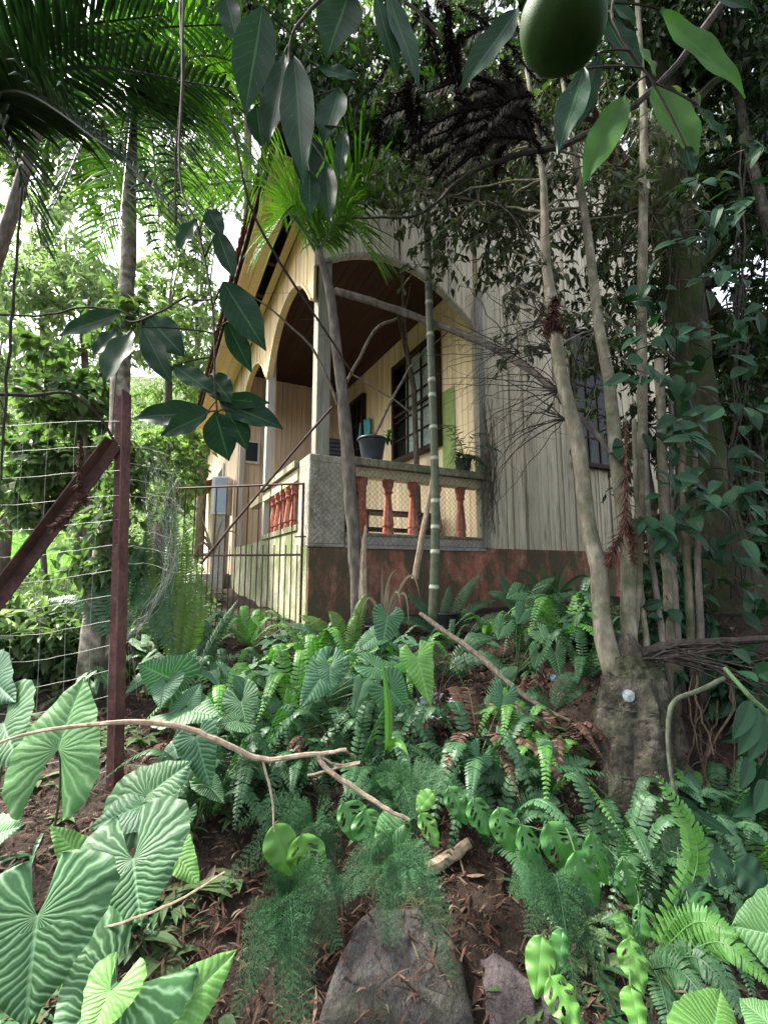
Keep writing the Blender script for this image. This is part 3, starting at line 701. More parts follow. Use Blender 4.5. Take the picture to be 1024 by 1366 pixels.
# blue-grey cabinet by the far steps
c0 = np.array(at(298, 660, 9.0))
cb = thing('cabinet', 'pale blue grey metal cabinet raised beside the far house steps', 'cabinet', [c0[0], c0[1], c0[2]-.45])
b = MB(); b.box(c0[0]-.20, c0[0]+.13, c0[1]-.12, c0[1]+.2, c0[2]-.42, c0[2]+.36); b.build('body', M['white_paint'], cb, bevel=.01)
b = MB(); b.box(c0[0]-.13, c0[0]+.12, c0[1]-.132, c0[1]-.121, c0[2]-.38, c0[2]+.33); b.build('door', M['blue_panel'], cb)
b = MB(); b.box(c0[0]-.16, c0[0]+.1, c0[1]-.08, c0[1]+.16, gz(c0[0], c0[1])-.05, c0[2]-.421); b.build('base', M['cement'], cb)

# ---------------------------------------------------------------- iron gate
g0 = at(405, 700, 4.42); g1 = at(232, 700, 4.75)
def gp(u, z): return np.array([g0[0]+(g1[0]-g0[0])*u, g0[1]+(g1[1]-g0[1])*u, z])
zt = at(405, 645, 4.42)[2]; zb = at(405, 843, 4.42)[2]; zm = at(405, 740, 4.42)[2]
gt = thing('iron_gate', 'rusty iron bar gate closing the path beside the porch corner', 'gate', gp(.5, zb))
b = MB(); b.tube([gp(0, zt), gp(1, zt+.01)], .012, 4); b.tube([gp(0.01, zb), gp(.99, zb)], .012, 4); b.tube([gp(0.008, zb+.01), gp(.008, zt-.01)], .013, 4); b.tube([gp(.995, zb), gp(.995, zt)], .013, 4); b.build('frame', M['rust_dark'], gt)
b = MB(); b.tube([gp(0.01, zm), gp(.99, zm)], .011, 4); b.build('crossbar', M['rust_dark'], gt)
for k in range(1, 12):
    b = MB(); u = k/12; b.tube([gp(u, zb+.008), gp(u+.002*(random.random()-.5), (zb+zt)/2), gp(u, zt-.008)], .0068, 5); b.build('bar', M['rust_dark'], gt)
for k in range(12):
    b = MB(); u = (k+.5)/12; b.tube([gp(u, zb+.008), gp(u, zm+.10)], .006, 5); b.build('bar', M['rust_dark'], gt)
b = MB(); b.tube([gp(-.02, zm+.18), gp(.06, zm+.18)], .008, 5); b.build('latch', M['rust_dark'], gt)
# rod leaning against the corner
pp, rr = pxpath([(443, 543, 4.25, 6), (360, 640, 4.3, 6), (268, 752, 4.4, 6)], 10, .01)
b = MB(); b.tube(pp, .013, 6); tag(b.build('rod', M['rust_dark'], loc=pp[-1]), 'long rusty iron rod leaning slantwise across the gate top', 'rod')

# ---------------------------------------------------------------- wire fence in front
FY = 2.25
pb = G(158, 1030); pb = at(158, 1036, 2.2); ptop = at(166, 528, 2.25)
fp = thing('fence_post', 'upright reddish rusty steel angle post of the wire fence', 'fence post', pb)
def lbar(a, c, w, th, face):          # L-section bar between points
    b = MB(); a = np.array(a); c = np.array(c); d = nrm(c-a); sx = nrm(np.cross(d, face)); fy = np.cross(sx, d)
    for (x0, x1, y0, y1) in ((-w/2, w/2, 0, th), (w/2-th, w/2, th+.0005, w)):
        q = [(x0, y0), (x1, y0), (x1, y1), (x0, y1)]
        b.hexa([a+sx*u+fy*v for u, v in q]+[c+sx*u+fy*v for u, v in q])
    return b
lbar(pb-[0, 0, .25], ptop, .078, .007, [0, -1, 0]).build('post', M['rust'], fp)
b = MB()
for y in (600, 655, 690, 920, 990):
    q = at(163, y, 2.2); b.tube([q-[0, .018, 0], q+[0, .02, 0]], .007, 8)
b.build('bolt', M['rust_dark'], fp)
lbar(at(158, 592, 2.23), at(-35, 850, 2.12), .066, .007, [0, -1, .2]).build('brace', M['rust_dark'], fp)
wf = thing('wire_fence', 'square grid wire fence sagging from the rusty post', 'wire fence', at(60, 1040, 2.2))
b = MB()
xs = [-20, 18, 52, 88, 122, 150]
for x in xs: b.tube(spline([at(x+14, 560, 2.35), at(x+6, 700, 2.3), at(x+9*(random.random()-.5), 860, 2.28), at(x-6, 1000, 2.24), at(x-10, 1100, 2.2)], 16)+rng.normal(0, .002, (16, 3)), .0010, 4)
for y in np.arange(562, 1100, 34):
    k = (y-560)/540; b.tube(spline([at(-25, y+12*k+8, 2.2), at(40, y+18*k+4, 2.27), at(100, y+6*k, 2.27), at(160, y-18*k, 2.22)], 14)+rng.normal(0, .0012, (14, 3)), .0010, 4)
b.build('grid', M['wire'], wf)
cwm = thing('crumpled_wire', 'crumpled grey netting bundled against the far side of the post', 'wire mesh', at(190, 980, 2.3))
b = MB()
for k in range(44):
    j = lambda a: random.uniform(-a, a)
    q = [at(213+j(26), 585+random.uniform(0, 110), 2.35+j(.08)), at(219+j(24), 690+j(20), 2.35+j(.08)), at(228+j(9), 758+j(10), 2.34+j(.04)), at(196+j(8), 822+j(12), 2.3+j(.03)), at(176+j(5), 850+j(15), 2.3+j(.02)), at(177+j(10), 900+j(30), 2.3+j(.02))][:random.choice((2, 2, 3, 3, 4, 5, 6))]
    b.tube(spline(q, 22)+rng.normal(0, .006, (22, 3)), .0008, 3)
for y in range(600, 760, 22):
    b.tube(spline([at(170, y-4, 2.28), at(200, y, 2.36), at(222, y+6, 2.35), at(240, y+14, 2.4)], 10)+rng.normal(0, .004, (10, 3)), .0012, 3)
b.build('netting', M['wire'], cwm)
# stones
def slab(name, label, pts, m, th=.035):
    q = np.array([G(x, y) for x, y in pts]); c = q.mean(0)
    b = MB(); n = len(q); rows = [q-[0, 0, .12], q+[0, 0, th*.4], c+(q-c)*.95+[0, 0, th]]
    for k in range(1, 9): rows.append(c+(q-c)*(.95*(1-k/9))+[0, 0, th])
    v = np.concatenate([np.concatenate([np.linspace(r[i], r[(i+1) % n], 7)[:-1] for i in range(n)]) for r in rows]); N = n*6
    v[N:, 2] += .008*np.sin(v[N:, 0]*31+v[N:, 1]*17)+.004*np.sin(v[N:, 0]*83-v[N:, 1]*57)+rng.normal(0, .0016, len(v)-N)
    rr_ = np.linalg.norm(v[:, :2]-c[:2], axis=1); v[N:, 2] += .03*np.clip(1-(rr_[N:]/rr_[:N].max())**2, 0, 1)+.006*np.abs(np.sin(v[N:, 0]*44+v[N:, 1]*9))
    v[:2*N, :2] += (.006*np.sin(v[:2*N, 1:2]*90+v[:2*N, :1]*70))
    fs = [(i*N+k, i*N+(k+1) % N, (i+1)*N+(k+1) % N, (i+1)*N+k) for i in range(len(rows)-1) for k in range(N)]
    b.add(v, fs); b.f.append(np.array([list(range(N*(len(rows)-1), N*len(rows)))]))
    return tag(b.build(name, m, loc=c, smooth=True), label, 'stone')
slab('rock', 'broad flat grey rock half buried in litter under the hanging feathery fern', [(452, 1300), (474, 1262), (505, 1240), (560, 1244), (590, 1262), (614, 1296), (636, 1400), (420, 1400)], M['slab'], .05)
slab('stone_slab', 'dark grey stone half buried in dry litter under the feathery fern', [(640, 1290), (668, 1300), (712, 1345), (720, 1400), (655, 1400)], M['slab_purple'], .03)
slab('stone_slab', 'small pale blue grey stone below the oval bright leaf', [(716, 1338), (742, 1330), (752, 1372), (730, 1390)], M['slab'], .03)
# sticks
pp, rr = pxpath([(570, 1190, 1.9, 15), (598, 1168, 1.93, 14), (626, 1146, 1.97, 12)], 8, .004); pp[:, 2] = gz(pp[:, 0], pp[:, 1])+.03
b = MB(); b.tube(pp, rr, 8, wob=.1); tag(b.build('stick', M['twig_pale'], loc=pp[0]), 'short thick pale stick lying on the brown litter', 'stick')
pp, rr = pxpath([(560, 815, 3.4, 7), (640, 868, 3.0, 10), (700, 915, 2.75, 9), (760, 940, 2.6, 5)], 14, .006)
pp[:, 2] -= np.linspace(.02, .09, 14); b = MB(); b.tube(pp, rr*.75, 7, wob=.15); tag(b.build('fallen_branch', M['twig'], loc=pp[0]), 'fallen grey branch slanting down through the ferns', 'branch')
pp, rr = pxpath([(577, 640, 4.0, 6), (566, 700, 4.05, 8), (553, 772, 4.1, 9)], 8, .006)
b = MB(); b.tube(pp, rr, 7, wob=.1); tag(b.build('stake', M['twig_pale'], loc=pp[-1]), 'short pale wooden stake leaning beside the bamboo cane', 'stake')
tw = thing('bare_twig', 'long bare forked twig reaching across the arrowhead leaves', 'twig', at(-20, 1000, 1.25))
pp, rr = pxpath([(-20, 1000, 1.2, 4), (40, 978, 1.25, 5), (130, 966, 1.3, 7), (200, 964, 1.35, 8), (260, 975, 1.38, 9), (310, 997, 1.4, 9), (352, 1013, 1.42, 8), (420, 1006, 1.45, 7), (462, 1000, 1.46, 5)], 40, .004)
b = MB(); b.tube(pp, rr*.8, 7, wob=.15); b.build('twig', M['twig_pale'], tw)
pp, rr = pxpath([(424, 1006, 1.45, 6), (436, 1026, 1.44, 6), (480, 1056, 1.42, 6), (520, 1082, 1.4, 5), (546, 1094, 1.4, 4)], 20, .003)
b = MB(); b.tube(pp, rr, 6, wob=.15)
for q in ([(350, 1013, 1.42, 3), (362, 1060, 1.4, 3), (366, 1110, 1.38, 2)], [(424, 1008, 1.45, 3), (450, 1020, 1.46, 3), (480, 1016, 1.48, 2)], [(410, 1034, 1.45, 3), (480, 1018, 1.47, 3)]):
    pp, rr = pxpath(q, 10, .003); b.tube(pp, rr, 5)
b.build('side_twig', M['twig_pale'], tw)
pp, rr = pxpath([(122, 1243, 1.1, 2.5), (180, 1225, 1.12, 3), (240, 1200, 1.15, 3), (300, 1163, 1.2, 2)], 18, .002)
b = MB(); b.tube(pp, rr, 5); tag(b.build('straw', M['twig_pale'], loc=pp[0]), 'single thin pale straw lying across the arrowhead leaves', 'twig')
# ---------------------------------------------------------------- ferns
def frond_mesh(path, pin, n=44, twist=0, up=None, seed=0, taper=.55, wid=.30):
    """sword-fern frond along a world path: rachis tube + a comb of leaflets"""
    r = np.random.default_rng(seed); b = MB(); P = spline(path, n+1)
    T = nrm(np.gradient(P, axis=0)); upv = np.array([0, 0, 1.]) if up is None else np.asarray(up, float)
    S = nrm(np.cross(T, upv)); N = np.cross(S, T)
    b.tube(P, np.linspace(.0028, .0008, n+1), 4)
    Lt = np.linalg.norm(np.diff(P, axis=0), axis=1).sum(); sp = Lt/n
    for i in range(2, n+1):
        u = i/n; L = pin*(min(1, .45+u*3.2) if u < .2 else (1-((u-.2)/.8)**2.2*(1-.12)))*(1+.12*(r.random()-.5))
        for sg in (-1, 1):
            d = nrm(sg*S[i]+T[i]*(.22+.35*u)+N[i]*(.10*r.normal()-.12)); q = np.cross(d, N[i]); w = min(sp*.52, L*wid)*(1+.1*r.normal())
            o = P[i]+T[i]*r.normal()*.001
            e = -N[i]*L*(.10+.1*r.random())
            b.add([o-q*w*.55, o+q*w*.65, o+d*L*.5-q*w*.85+N[i]*.002, o+d*L*.5+q*w*.85, o+d*L*.88-q*w*.5+e*.6, o+d*L*.88+q*w*.5+e*.6, o+d*L+e], [(0, 1, 3, 2), (2, 3, 5, 4), (4, 5, 6)])
    return b
fseed = [0]
def frond(parent, b0, tip, bulge=.0, pin=.035, m='fern', Yt=None, ctrl=None, n=30, name='frond', up=None):
    """frond from photo point b0 (on the ground unless it carries a depth) to photo point tip; bulge lifts the middle (m)"""
    B = at(*b0) if len(b0) == 3 else G(*b0)+[0, 0, .02]
    Yt = B[1]-.05 if Yt is None else Yt
    T = at(tip[0], tip[1], Yt); mid = (B+T)/2+[0, 0, bulge]
    if ctrl is not None: mid = at(*ctrl)
    fseed[0] += 1
    d = T-B; side = np.array([d[1], -d[0], 0])
    return frond_mesh([B, mid, T], pin, n, seed=fseed[0], up=up).build(name, M[m], parent)
def fern(label, base, fronds, m='fern', pin=.0665, group='sword ferns growing on the bank', name='sword_fern'):
    B = G(*base); t = thing(name, label, 'fern', B, group)
    for f in fronds:
        k = dict(pin=pin, m=m); k.update(f[2] if len(f) > 2 else {}); b0 = f[0]
        frond(t, b0, f[1], **k)
    return t
UPV = (0, -.75, .65)
def fr(b0, tip, bulge=.06, dy=0, **k):
    k.setdefault('up', UPV); Bp = at(*b0) if len(b0) == 3 else G(*b0)
    return (b0, tip, dict(bulge=bulge, Yt=Bp[1]+dy, **k))
fern('sword fern with upright bright frond in front of the iron gate', (285, 892), [fr((262, 905), (318, 800), .03, 0), fr((345, 880), (232, 905), .05), fr((370, 850), (302, 898), .04, -.1, m='fern_bright'), fr((362, 868), (352, 958), .06, -.25), fr((350, 850), (275, 815), .05), fr((300, 902), (240, 850), .05)])
fern('big olive sword fern fanning out below the porch corner', (462, 885), [fr((465, 896), (t[0], t[1]), .10, .05, m=mm) for t, mm in (((378, 832), 'fern'), ((398, 820), 'fern_yellow'), ((440, 815), 'fern_yellow'), ((476, 822), 'fern_bright'), ((488, 792), 'fern_yellow'), ((520, 842), 'fern'), ((418, 852), 'fern_yellow'), ((380, 862), 'fern'), ((545, 868), 'fern'))])
fern('sword fern with one pale green upright frond between dark arrowhead leaves', (393, 1010), [fr((393, 1008), (384, 918), .02, -.02, m='fern_bright', pin=.058), fr((385, 1010), (325, 975), .05, -.05), fr((402, 1010), (420, 930), .05), fr((380, 1012), (336, 1090), .07, -.3, pin=.066), fr((405, 1010), (440, 1082), .06, -.3), fr((396, 1010), (352, 930), .05, 0), fr((398, 1015), (365, 1150), .1, -.35, pin=.058), fr((388, 1012), (300, 1010), .05, -.1)])
fern('small sword fern with short curled fronds left of the strap leaf', (440, 960), [fr((402, 952), (458, 934), .02), fr((437, 962), (452, 998), .03, -.05, m='fern_bright'), fr((455, 955), (468, 996), .03, -.08), fr((440, 960), (470, 905), .05), fr((445, 958), (410, 905), .05), fr((450, 962), (500, 950), .06)])
fern('sword fern with long drooping frond in front of the blue bucket', (540, 960), [fr((525, 960), (600, 1050), .12, -.35, pin=.064), fr((530, 962), (585, 1010), .10, -.25), fr((545, 958), (500, 1010), .06, -.15), fr((548, 955), (520, 900), .04, .05), fr((552, 955), (650, 1000), .10, -.2)])
fern('sword fern whose big frond arches over the fallen grey branch', (590, 912), [fr((585, 905), (712, 938), .22, -.15, pin=.064), fr((595, 905), (660, 850), .10), fr((600, 908), (560, 850), .06), fr((600, 905), (690, 905), .14, -.2), fr((590, 910), (540, 895), .08)])
fern('sword fern with broad level frond right of the bucket', (655, 955), [fr((640, 945), (742, 965), .10, -.1, pin=.066), fr((655, 958), (600, 985), .07, -.1), fr((660, 950), (704, 1044), .14, -.35, pin=.066), fr((650, 958), (655, 1000), .06, -.2), fr((660, 952), (740, 1000), .12, -.25), fr((652, 955), (690, 890), .06)])
fern('sword fern with one short frond arching towards the tree stump', (742, 950), [fr((742, 950), (814, 946), .10, -.05, pin=.046), fr((738, 952), (700, 930), .05), fr((740, 952), (770, 900), .05)])
fern('sword fern spreading its fronds below the stump beside bare soil', (700, 1065), [fr((650, 1020), (718, 1072), .06, -.1, pin=.064), fr((722, 1068), (784, 1014), .05, .05, pin=.064), fr((690, 1102), (745, 1070), .04, -.05, pin=.064), fr((715, 1072), (660, 1110), .05, -.15), fr((705, 1065), (640, 1040), .06, -.1), fr((712, 1062), (735, 990), .05), fr((716, 1070), (700, 1110), .05, -.15)])
fern('large bright sword fern with a tall upright frond at the stump foot', (872, 1290), [((872, 1278, 1.35), (875, 1030), dict(ctrl=(930, 1140, 1.36), Yt=1.38, pin=.046, m='fern_bright', up=(0, -1, .2))), ((880, 1272, 1.33), (984, 1246), dict(bulge=.05, Yt=1.2, pin=.046, m='fern_bright', up=UPV)), ((900, 1282, 1.3), (1040, 1322), dict(bulge=.07, Yt=1.12, pin=.04, m='fern_bright', up=UPV)), ((865, 1292, 1.3), (965, 1370), dict(bulge=.05, Yt=1.1, pin=.04, up=UPV)), ((870, 1300, 1.3), (900, 1400), dict(bulge=.05, Yt=1.12, pin=.04, up=UPV)), ((880, 1290, 1.3), (1010, 1380), dict(bulge=.08, Yt=1.1, pin=.04, up=UPV)), ((868, 1285, 1.33), (800, 1230), dict(bulge=.05, Yt=1.4, pin=.03, up=UPV))])
tf = fern('tall sword fern with long vertical olive fronds beside the fence post', (228, 882), [((232+k*3, 880, 2.95), (x, y), dict(ctrl=(x+cx, (y+880)/2, 2.95), Yt=2.95+.1*(k % 3), pin=.066, m=mm, n=60, up=(.2*(k % 3-1), -1, .1))) for k, (x, y, cx, mm) in enumerate(((202, 650, -4, 'fern_yellow'), (222, 660, 2, 'fern'), (246, 690, 2, 'fern_yellow'), (196, 700, -6, 'fern'), (232, 640, 0, 'fern_yellow'), (258, 740, 6, 'fern_yellow'), (186, 740, -2, 'fern'), (210, 720, 0, 'fern')))])
fern('sword fern leaning out beside the lichen spotted palm trunk', (150, 850), [fr((150, 850, 2.9), (95, 720), .05), fr((150, 850, 2.9), (185, 725), .05), fr((150, 850, 2.9), (60, 800), .1), fr((150, 850, 2.9), (215, 800), .1), fr((150, 850, 2.9), (120, 740), .05)])
fern('dark sword fern in the shade under the dark red plinth wall', (690, 820), [fr((700, 830), (740, 770), .08), fr((700, 830), (650, 790), .08), fr((705, 832), (790, 830), .1), fr((690, 830), (620, 850), .1), fr((700, 832), (700, 780), .05), fr((695, 830), (665, 765), .05), fr((705, 830), (770, 790), .06)])
fern('sword fern rising between bamboo cane and the red plinth', (590, 850), [fr((590, 850), (540, 790), .06), fr((595, 850), (640, 765), .08), fr((590, 850), (560, 880), .08, -.1), fr((598, 848), (660, 800), .08), fr((590, 850), (600, 780), .03), fr((592, 850), (510, 830), .08)])

# many more ferns of the same kind: two source plants, copied over the bank
def fern_src(m, sd):
    t = thing('sword_fern', 'fern', 'fern', (0, 0, 0), 'ferns crowding the bank below the porch'); nf = 9
    for k in range(nf):
        a = k*2*math.pi/nf+random.uniform(-.3, .3); l = random.uniform(.36, .68); h = random.uniform(.14, .42); d = np.array([math.cos(a), math.sin(a), 0])
        frond_mesh([[0, 0, 0], d*l*.45+[0, 0, h], d*l+[0, 0, h*random.uniform(-.1, .9)]], random.uniform(.045, .058), 38, seed=sd*20+k).build('frond', M[m], t)
    return t
FL = 'green sword fern crowded among others on the bank below the porch'
FD = 'sword fern with dried brown fronds among the green ones on the bank'
fs_ = [fern_src('fern', 1), fern_src('fern', 2), fern_src('fern_bright', 3), fern_src('fern', 4)]
pts = [(205, 872), (265, 868), (330, 862), (300, 930), (352, 905), (420, 905), (352, 985), (470, 925), (500, 975), (780, 905), (745, 870), (700, 870), (650, 850), (600, 865), (545, 915), (470, 1045), (340, 1040), (290, 985), (585, 1065), (520, 875), (420, 870), (390, 960), (140, 905), (180, 850), (90, 880), (30, 900), (310, 1060), (280, 1090), (400, 1050), (510, 1030), (920, 1180), (1000, 1180), (960, 1260), (890, 1230), (1010, 1100), (830, 1190), (655, 1130), (690, 1000), (730, 1060), (640, 1060), (960, 1110), (905, 1120), (770, 845), (800, 870)]
for k, (x, y) in enumerate(pts):
    p = G(x, y); o = fs_[k] if k < 4 else copy_tree(fs_[random.choice((0, 1, 2, 3))], p, random.uniform(0, 6.28), random.uniform(.55, 1.0))
    if k < 4: o.location = tuple(p); o.rotation_euler = (0, 0, random.uniform(0, 6.28)); o.scale = (.8,)*3
    o['label'] = FL
dead_f = fern_src('litter', 9)
for k, (x, y) in enumerate([(640, 1010), (745, 1010), (480, 905), (300, 960), (420, 1015), (560, 905), (690, 930), (250, 1010)]):
    p = G(x, y)-[0, 0, .04]
    o = dead_f if k == 0 else copy_tree(dead_f, p, random.uniform(0, 6.28), random.uniform(.5, .8))
    o.location = tuple(p); o['label'] = FD; o['group'] = 'dried ferns on the bank'
# ---------------------------------------------------------------- feathery asparagus ferns
def feather(path, wid, seed, n=24):
    r = np.random.default_rng(seed); b = MB(); P = spline(path, n); T = nrm(np.gradient(P, axis=0)); b.tube(P, np.linspace(.0022, .0006, n), 3)
    up = np.array([0, -.5, .85]); S = nrm(np.cross(T, up)); N = np.cross(S, T); V = []; 
    for i in range(2, n):
        u = i/n; L = wid*(1-u*.85)*min(1, u*6)
        for sg in (-1, 1):
            d = nrm(sg*S[i]+T[i]*.75+N[i]*r.normal()*.18); m_ = 9
            for k in range(m_):
                o = P[i]+d*L*(k+.5)/m_+(-N[i])*L*.15*(k/m_)**2
                for s2 in (-1, 1):
                    e = nrm(np.cross(d, N[i])*s2+d*.9+rng.normal(0, .3, 3)); l = L*.24*(1-.5*k/m_)
                    for s3 in range(2):
                        e2 = nrm(e+rng.normal(0, .35, 3)); q = np.cross(e2, N[i])*.0009; oo = o+e*l*.25*s3
                        V.append((oo-q, oo+q, oo+e2*l))
            q = N[i]*.0006; V.append((P[i]-q, P[i]+q, P[i]+d*L))
    V = np.array(V).reshape(-1, 3); b.add(V, np.arange(len(V)).reshape(-1, 3)); return b
def asparagus(label, base, tips, wid=.12):
    B = at(*base); t = thing('asparagus_fern', label, 'fern', G(base[0], base[1]), 'feathery asparagus ferns')
    for k, (x, y, dy, lift) in enumerate(tips):
        x += random.uniform(-30, 30); y += random.uniform(-15, 35); T = at(x, y, base[2]+dy); fseed[0] += 1
        feather([B, (B+T)/2+[0, 0, lift], T], wid, fseed[0]).build('spray', M['feather'], t)
asparagus('feathery asparagus fern with rounded dome below the strap leaf', (525, 1075, 1.8), [(450, 1040, -.05, .06), (470, 1090, -.12, .08), (520, 1010, .05, .03), (560, 1020, 0, .06), (600, 1050, -.05, .07), (580, 1085, -.1, .08), (540, 1100, -.18, .08), (490, 1030, .04, .05), (500, 1060, -.1, .08), (620, 1075, -.1, .08)], .11)
asparagus('dark feathery asparagus fern hanging over the stone slab', (520, 1150, 1.55), [(470, 1190, -.06, .04), (500, 1230, -.12, .06), (545, 1260, -.16, .07), (575, 1240, -.14, .07), (560, 1180, -.08, .06), (585, 1300, -.2, .08), (520, 1200, -.1, .06), (545, 1120, .03, .04), (490, 1150, 0, .05)], .10)
asparagus('feathery asparagus fern at the edge of the brown litter beside bright pointed leaf', (385, 1200, 1.5), [(340, 1240, -.06, .05), (330, 1300, -.14, .06), (370, 1330, -.2, .07), (410, 1310, -.18, .07), (430, 1240, -.1, .06), (350, 1370, -.2, .07), (395, 1380, -.22, .07), (420, 1180, 0, .05), (360, 1200, 0, .05), (400, 1270, -.12, .07), (310, 1350, -.2, .06)], .11)
asparagus('feathery asparagus fern draped below the row of holed leaves', (735, 1165, 1.55), [(690, 1190, -.04, .04), (700, 1240, -.1, .06), (740, 1260, -.14, .06), (780, 1250, -.1, .06), (800, 1300, -.16, .07), (760, 1310, -.18, .07), (720, 1220, -.08, .06), (810, 1240, -.06, .05), (680, 1160, 0, .04), (800, 1350, -.2, .07)], .10)
asparagus('small feathery asparagus fern left of the paired holed leaves', (420, 1100, 1.7), [(370, 1080, 0, .04), (400, 1140, -.1, .06), (440, 1150, -.1, .06), (310, 1110, 0, .06), (450, 1110, -.05, .06), (345, 1130, -.05, .06), (300, 1160, -.1, .06)], .09)

# ---------------------------------------------------------------- arrowhead (syngonium-like) leaves
def arrow_leaf(A, T, wid, lobe=.72, view=None, seed=0, droop=.10, split=.33):
    """A attach point, T tip (world); width in m; faces the camera side"""
    r = np.random.default_rng(seed); A = np.asarray(A); T = np.asarray(T); ax = T-A; L = np.linalg.norm(ax); ax = ax/L
    nr = np.array([0, -.55, .83]) if view is None else np.asarray(view, float)
    nr = nrm(nr-ax*np.dot(nr, ax)); sd = np.cross(ax, nr); hw = wid/2/L
    NU, NX = 26, 8; b = MB(); vs = []; uv = []; us = np.concatenate([-lobe*(1-np.linspace(0, 1, 13)**1.6), np.linspace(0, 1, 15)[1:]]); NU = len(us); ph = r.random()*6
    for sg in (-1, 1):
        for u in us:
            if u >= 0: w = hw*(1-u**1.75)*(1-.12*math.sin(math.pi*u))+.0; inn = 0
            else:
                k = -u/lobe; inn = hw*(split*.25*min(1, k*6)+split*1.1*k); w = hw*(1.0+.10*math.sin(k*2.6)); w = inn+(w-inn)*math.sqrt(max(.0004, 1-max(0, (k-.15)/.85)**2.2))
            for c in range(NX+1):
                q = c/NX; x = inn+(w-inn)*q
                z = .16*hw*(q**.8)-.14*hw*q*q-droop*max(0, u)**2-droop*1.2*(min(0, u))**2+.018*math.sin(u*15+ph+q*2)*q*q+.012*math.sin(u*7+ph)*q
                edge = 1+.03*math.sin(u*23+ph*3)*q*q
                vs.append(A+L*(ax*u+sd*sg*x*edge+nr*z)); uv.append((.5+sg*x, u+.5))
    o = NU*(NX+1)
    fs = []
    for h in range(2):
        for i_ in range(NU-1):
            for c in range(NX):
                a = h*o+i_*(NX+1)+c; q = (a, a+1, a+NX+2, a+NX+1); fs.append(q if h else q[::-1])
    b.add(vs, fs, uv); return b
def arrow_plant(label, base, leaves, group='arrowhead plants on the bank'):
    B = G(*base) if len(base) == 2 else at(*base); t = thing('arrowhead_plant', label, 'plant', B, group)
    for (a, tp, wpx, m, *k) in leaves:
        k = k[0] if k else {}; fseed[0] += 1
        A = at(*a); T = at(*tp); o = arrow_leaf(A, T, wpx*a[2]/F, seed=fseed[0], **k).build('leaf', M[m], t, smooth=True)
        b = MB(); b.tube(bez(B, (B+A)/2+[0, .04, .05], A+[0, .004, -.003], 10), np.linspace(.005, .003, 10), 6); b.build('stalk', M['stem'], t)
    return t
UPF = dict(view=(0, -.95, .3)); FLAT = dict(view=(0, -.5, .86))
arrow_plant('arrowhead plant with tall pale leaf pointing upward crossed by the bare twig', (70, 1120), [((78, 1000, 1.35), (108, 902, 1.42), 116, 'arrow_pale', dict(view=(-.1, -.95, .3), lobe=.85, split=.36))])
arrow_plant('dark arrowhead plant cut by the photo edge behind the pale upright leaf', (-15, 1110), [((5, 965, 1.5), (22, 1020, 1.4), 90, 'arrow', UPF), ((-10, 905, 1.6), (15, 935, 1.5), 60, 'arrow_dark', UPF), ((-14, 1118, 1.3), (30, 1098, 1.3), 60, 'arrow', FLAT)])
arrow_plant('arrowhead plant with broad wavy leaf spread at the foot of the rusty post', (205, 1130), [((196, 1062, 1.5), (254, 1014, 1.55), 84, 'arrow', dict(view=(.1, -.6, .8), lobe=.9)), ((190, 1075, 1.48), (118, 1102, 1.42), 70, 'arrow_dark', FLAT)])
arrow_plant('arrowhead plant with heart shaped leaf above the pale straw', (178, 1240), [((178, 1146, 1.2), (186, 1234, 1.12), 134, 'arrow', dict(view=(.05, -.8, .6), lobe=.9, split=.16)), ((112, 1148, 1.3), (68, 1100, 1.3), 44, 'arrow_bright', FLAT), ((232, 1135, 1.3), (266, 1178, 1.25), 44, 'arrow_bright', FLAT)])
arrow_plant('largest arrowhead plant with wide ribbed leaf at the photo corner', (20, 1420, 1.1), [((50, 1222, 1.05), (30, 1372, .98), 168, 'arrow', dict(view=(.1, -.85, .5), lobe=.62, split=.15)), ((95, 1262, 1.2), (88, 1330, 1.15), 70, 'arrow_bright', UPF)])
arrow_plant('arrowhead plant with two spread lobes and small bright leaf in front', (150, 1440, 1.05), [((156, 1310, 1.05), (66, 1402, .95), 150, 'arrow', dict(view=(.1, -.75, .66), lobe=1.0, split=.55)), ((148, 1322, 1.0), (110, 1400, .94), 66, 'arrow_bright', FLAT)])
arrow_plant('arrowhead plant with long bright leaf pointing up beside feathery fern', (230, 1440, 1.1), [((212, 1375, 1.05), (316, 1266, 1.15), 84, 'arrow_bright', dict(view=(.2, -.75, .62), lobe=.5))])
arrow_plant('dark arrowhead plant directly right of the post behind the bare twig', (225, 985), [((228, 905, 1.85), (184, 886, 1.8), 62, 'arrow_dark', UPF), ((222, 912, 1.82), (213, 945, 1.75), 40, 'arrow_dark', UPF), ((240, 900, 1.9), (262, 866, 1.9), 36, 'arrow', UPF), ((245, 946, 1.8), (292, 952, 1.75), 62, 'arrow', FLAT), ((250, 940, 1.8), (268, 910, 1.85), 34, 'arrow_dark', UPF)])
arrow_plant('arrowhead plant with small clustered leaves below the upright fern frond', (315, 1010), [((322, 936, 1.9), (330, 974, 1.85), 44, 'arrow', UPF), ((318, 962, 1.85), (287, 966, 1.8), 40, 'arrow', FLAT), ((325, 920, 1.95), (312, 900, 1.95), 26, 'arrow_dark', UPF), ((262, 983, 1.6), (280, 1052, 1.55), 52, 'arrow_dark', dict(view=(0, -.9, .4), lobe=.25)), ((246, 985, 1.62), (238, 1010, 1.6), 26, 'arrow_dark', UPF)])
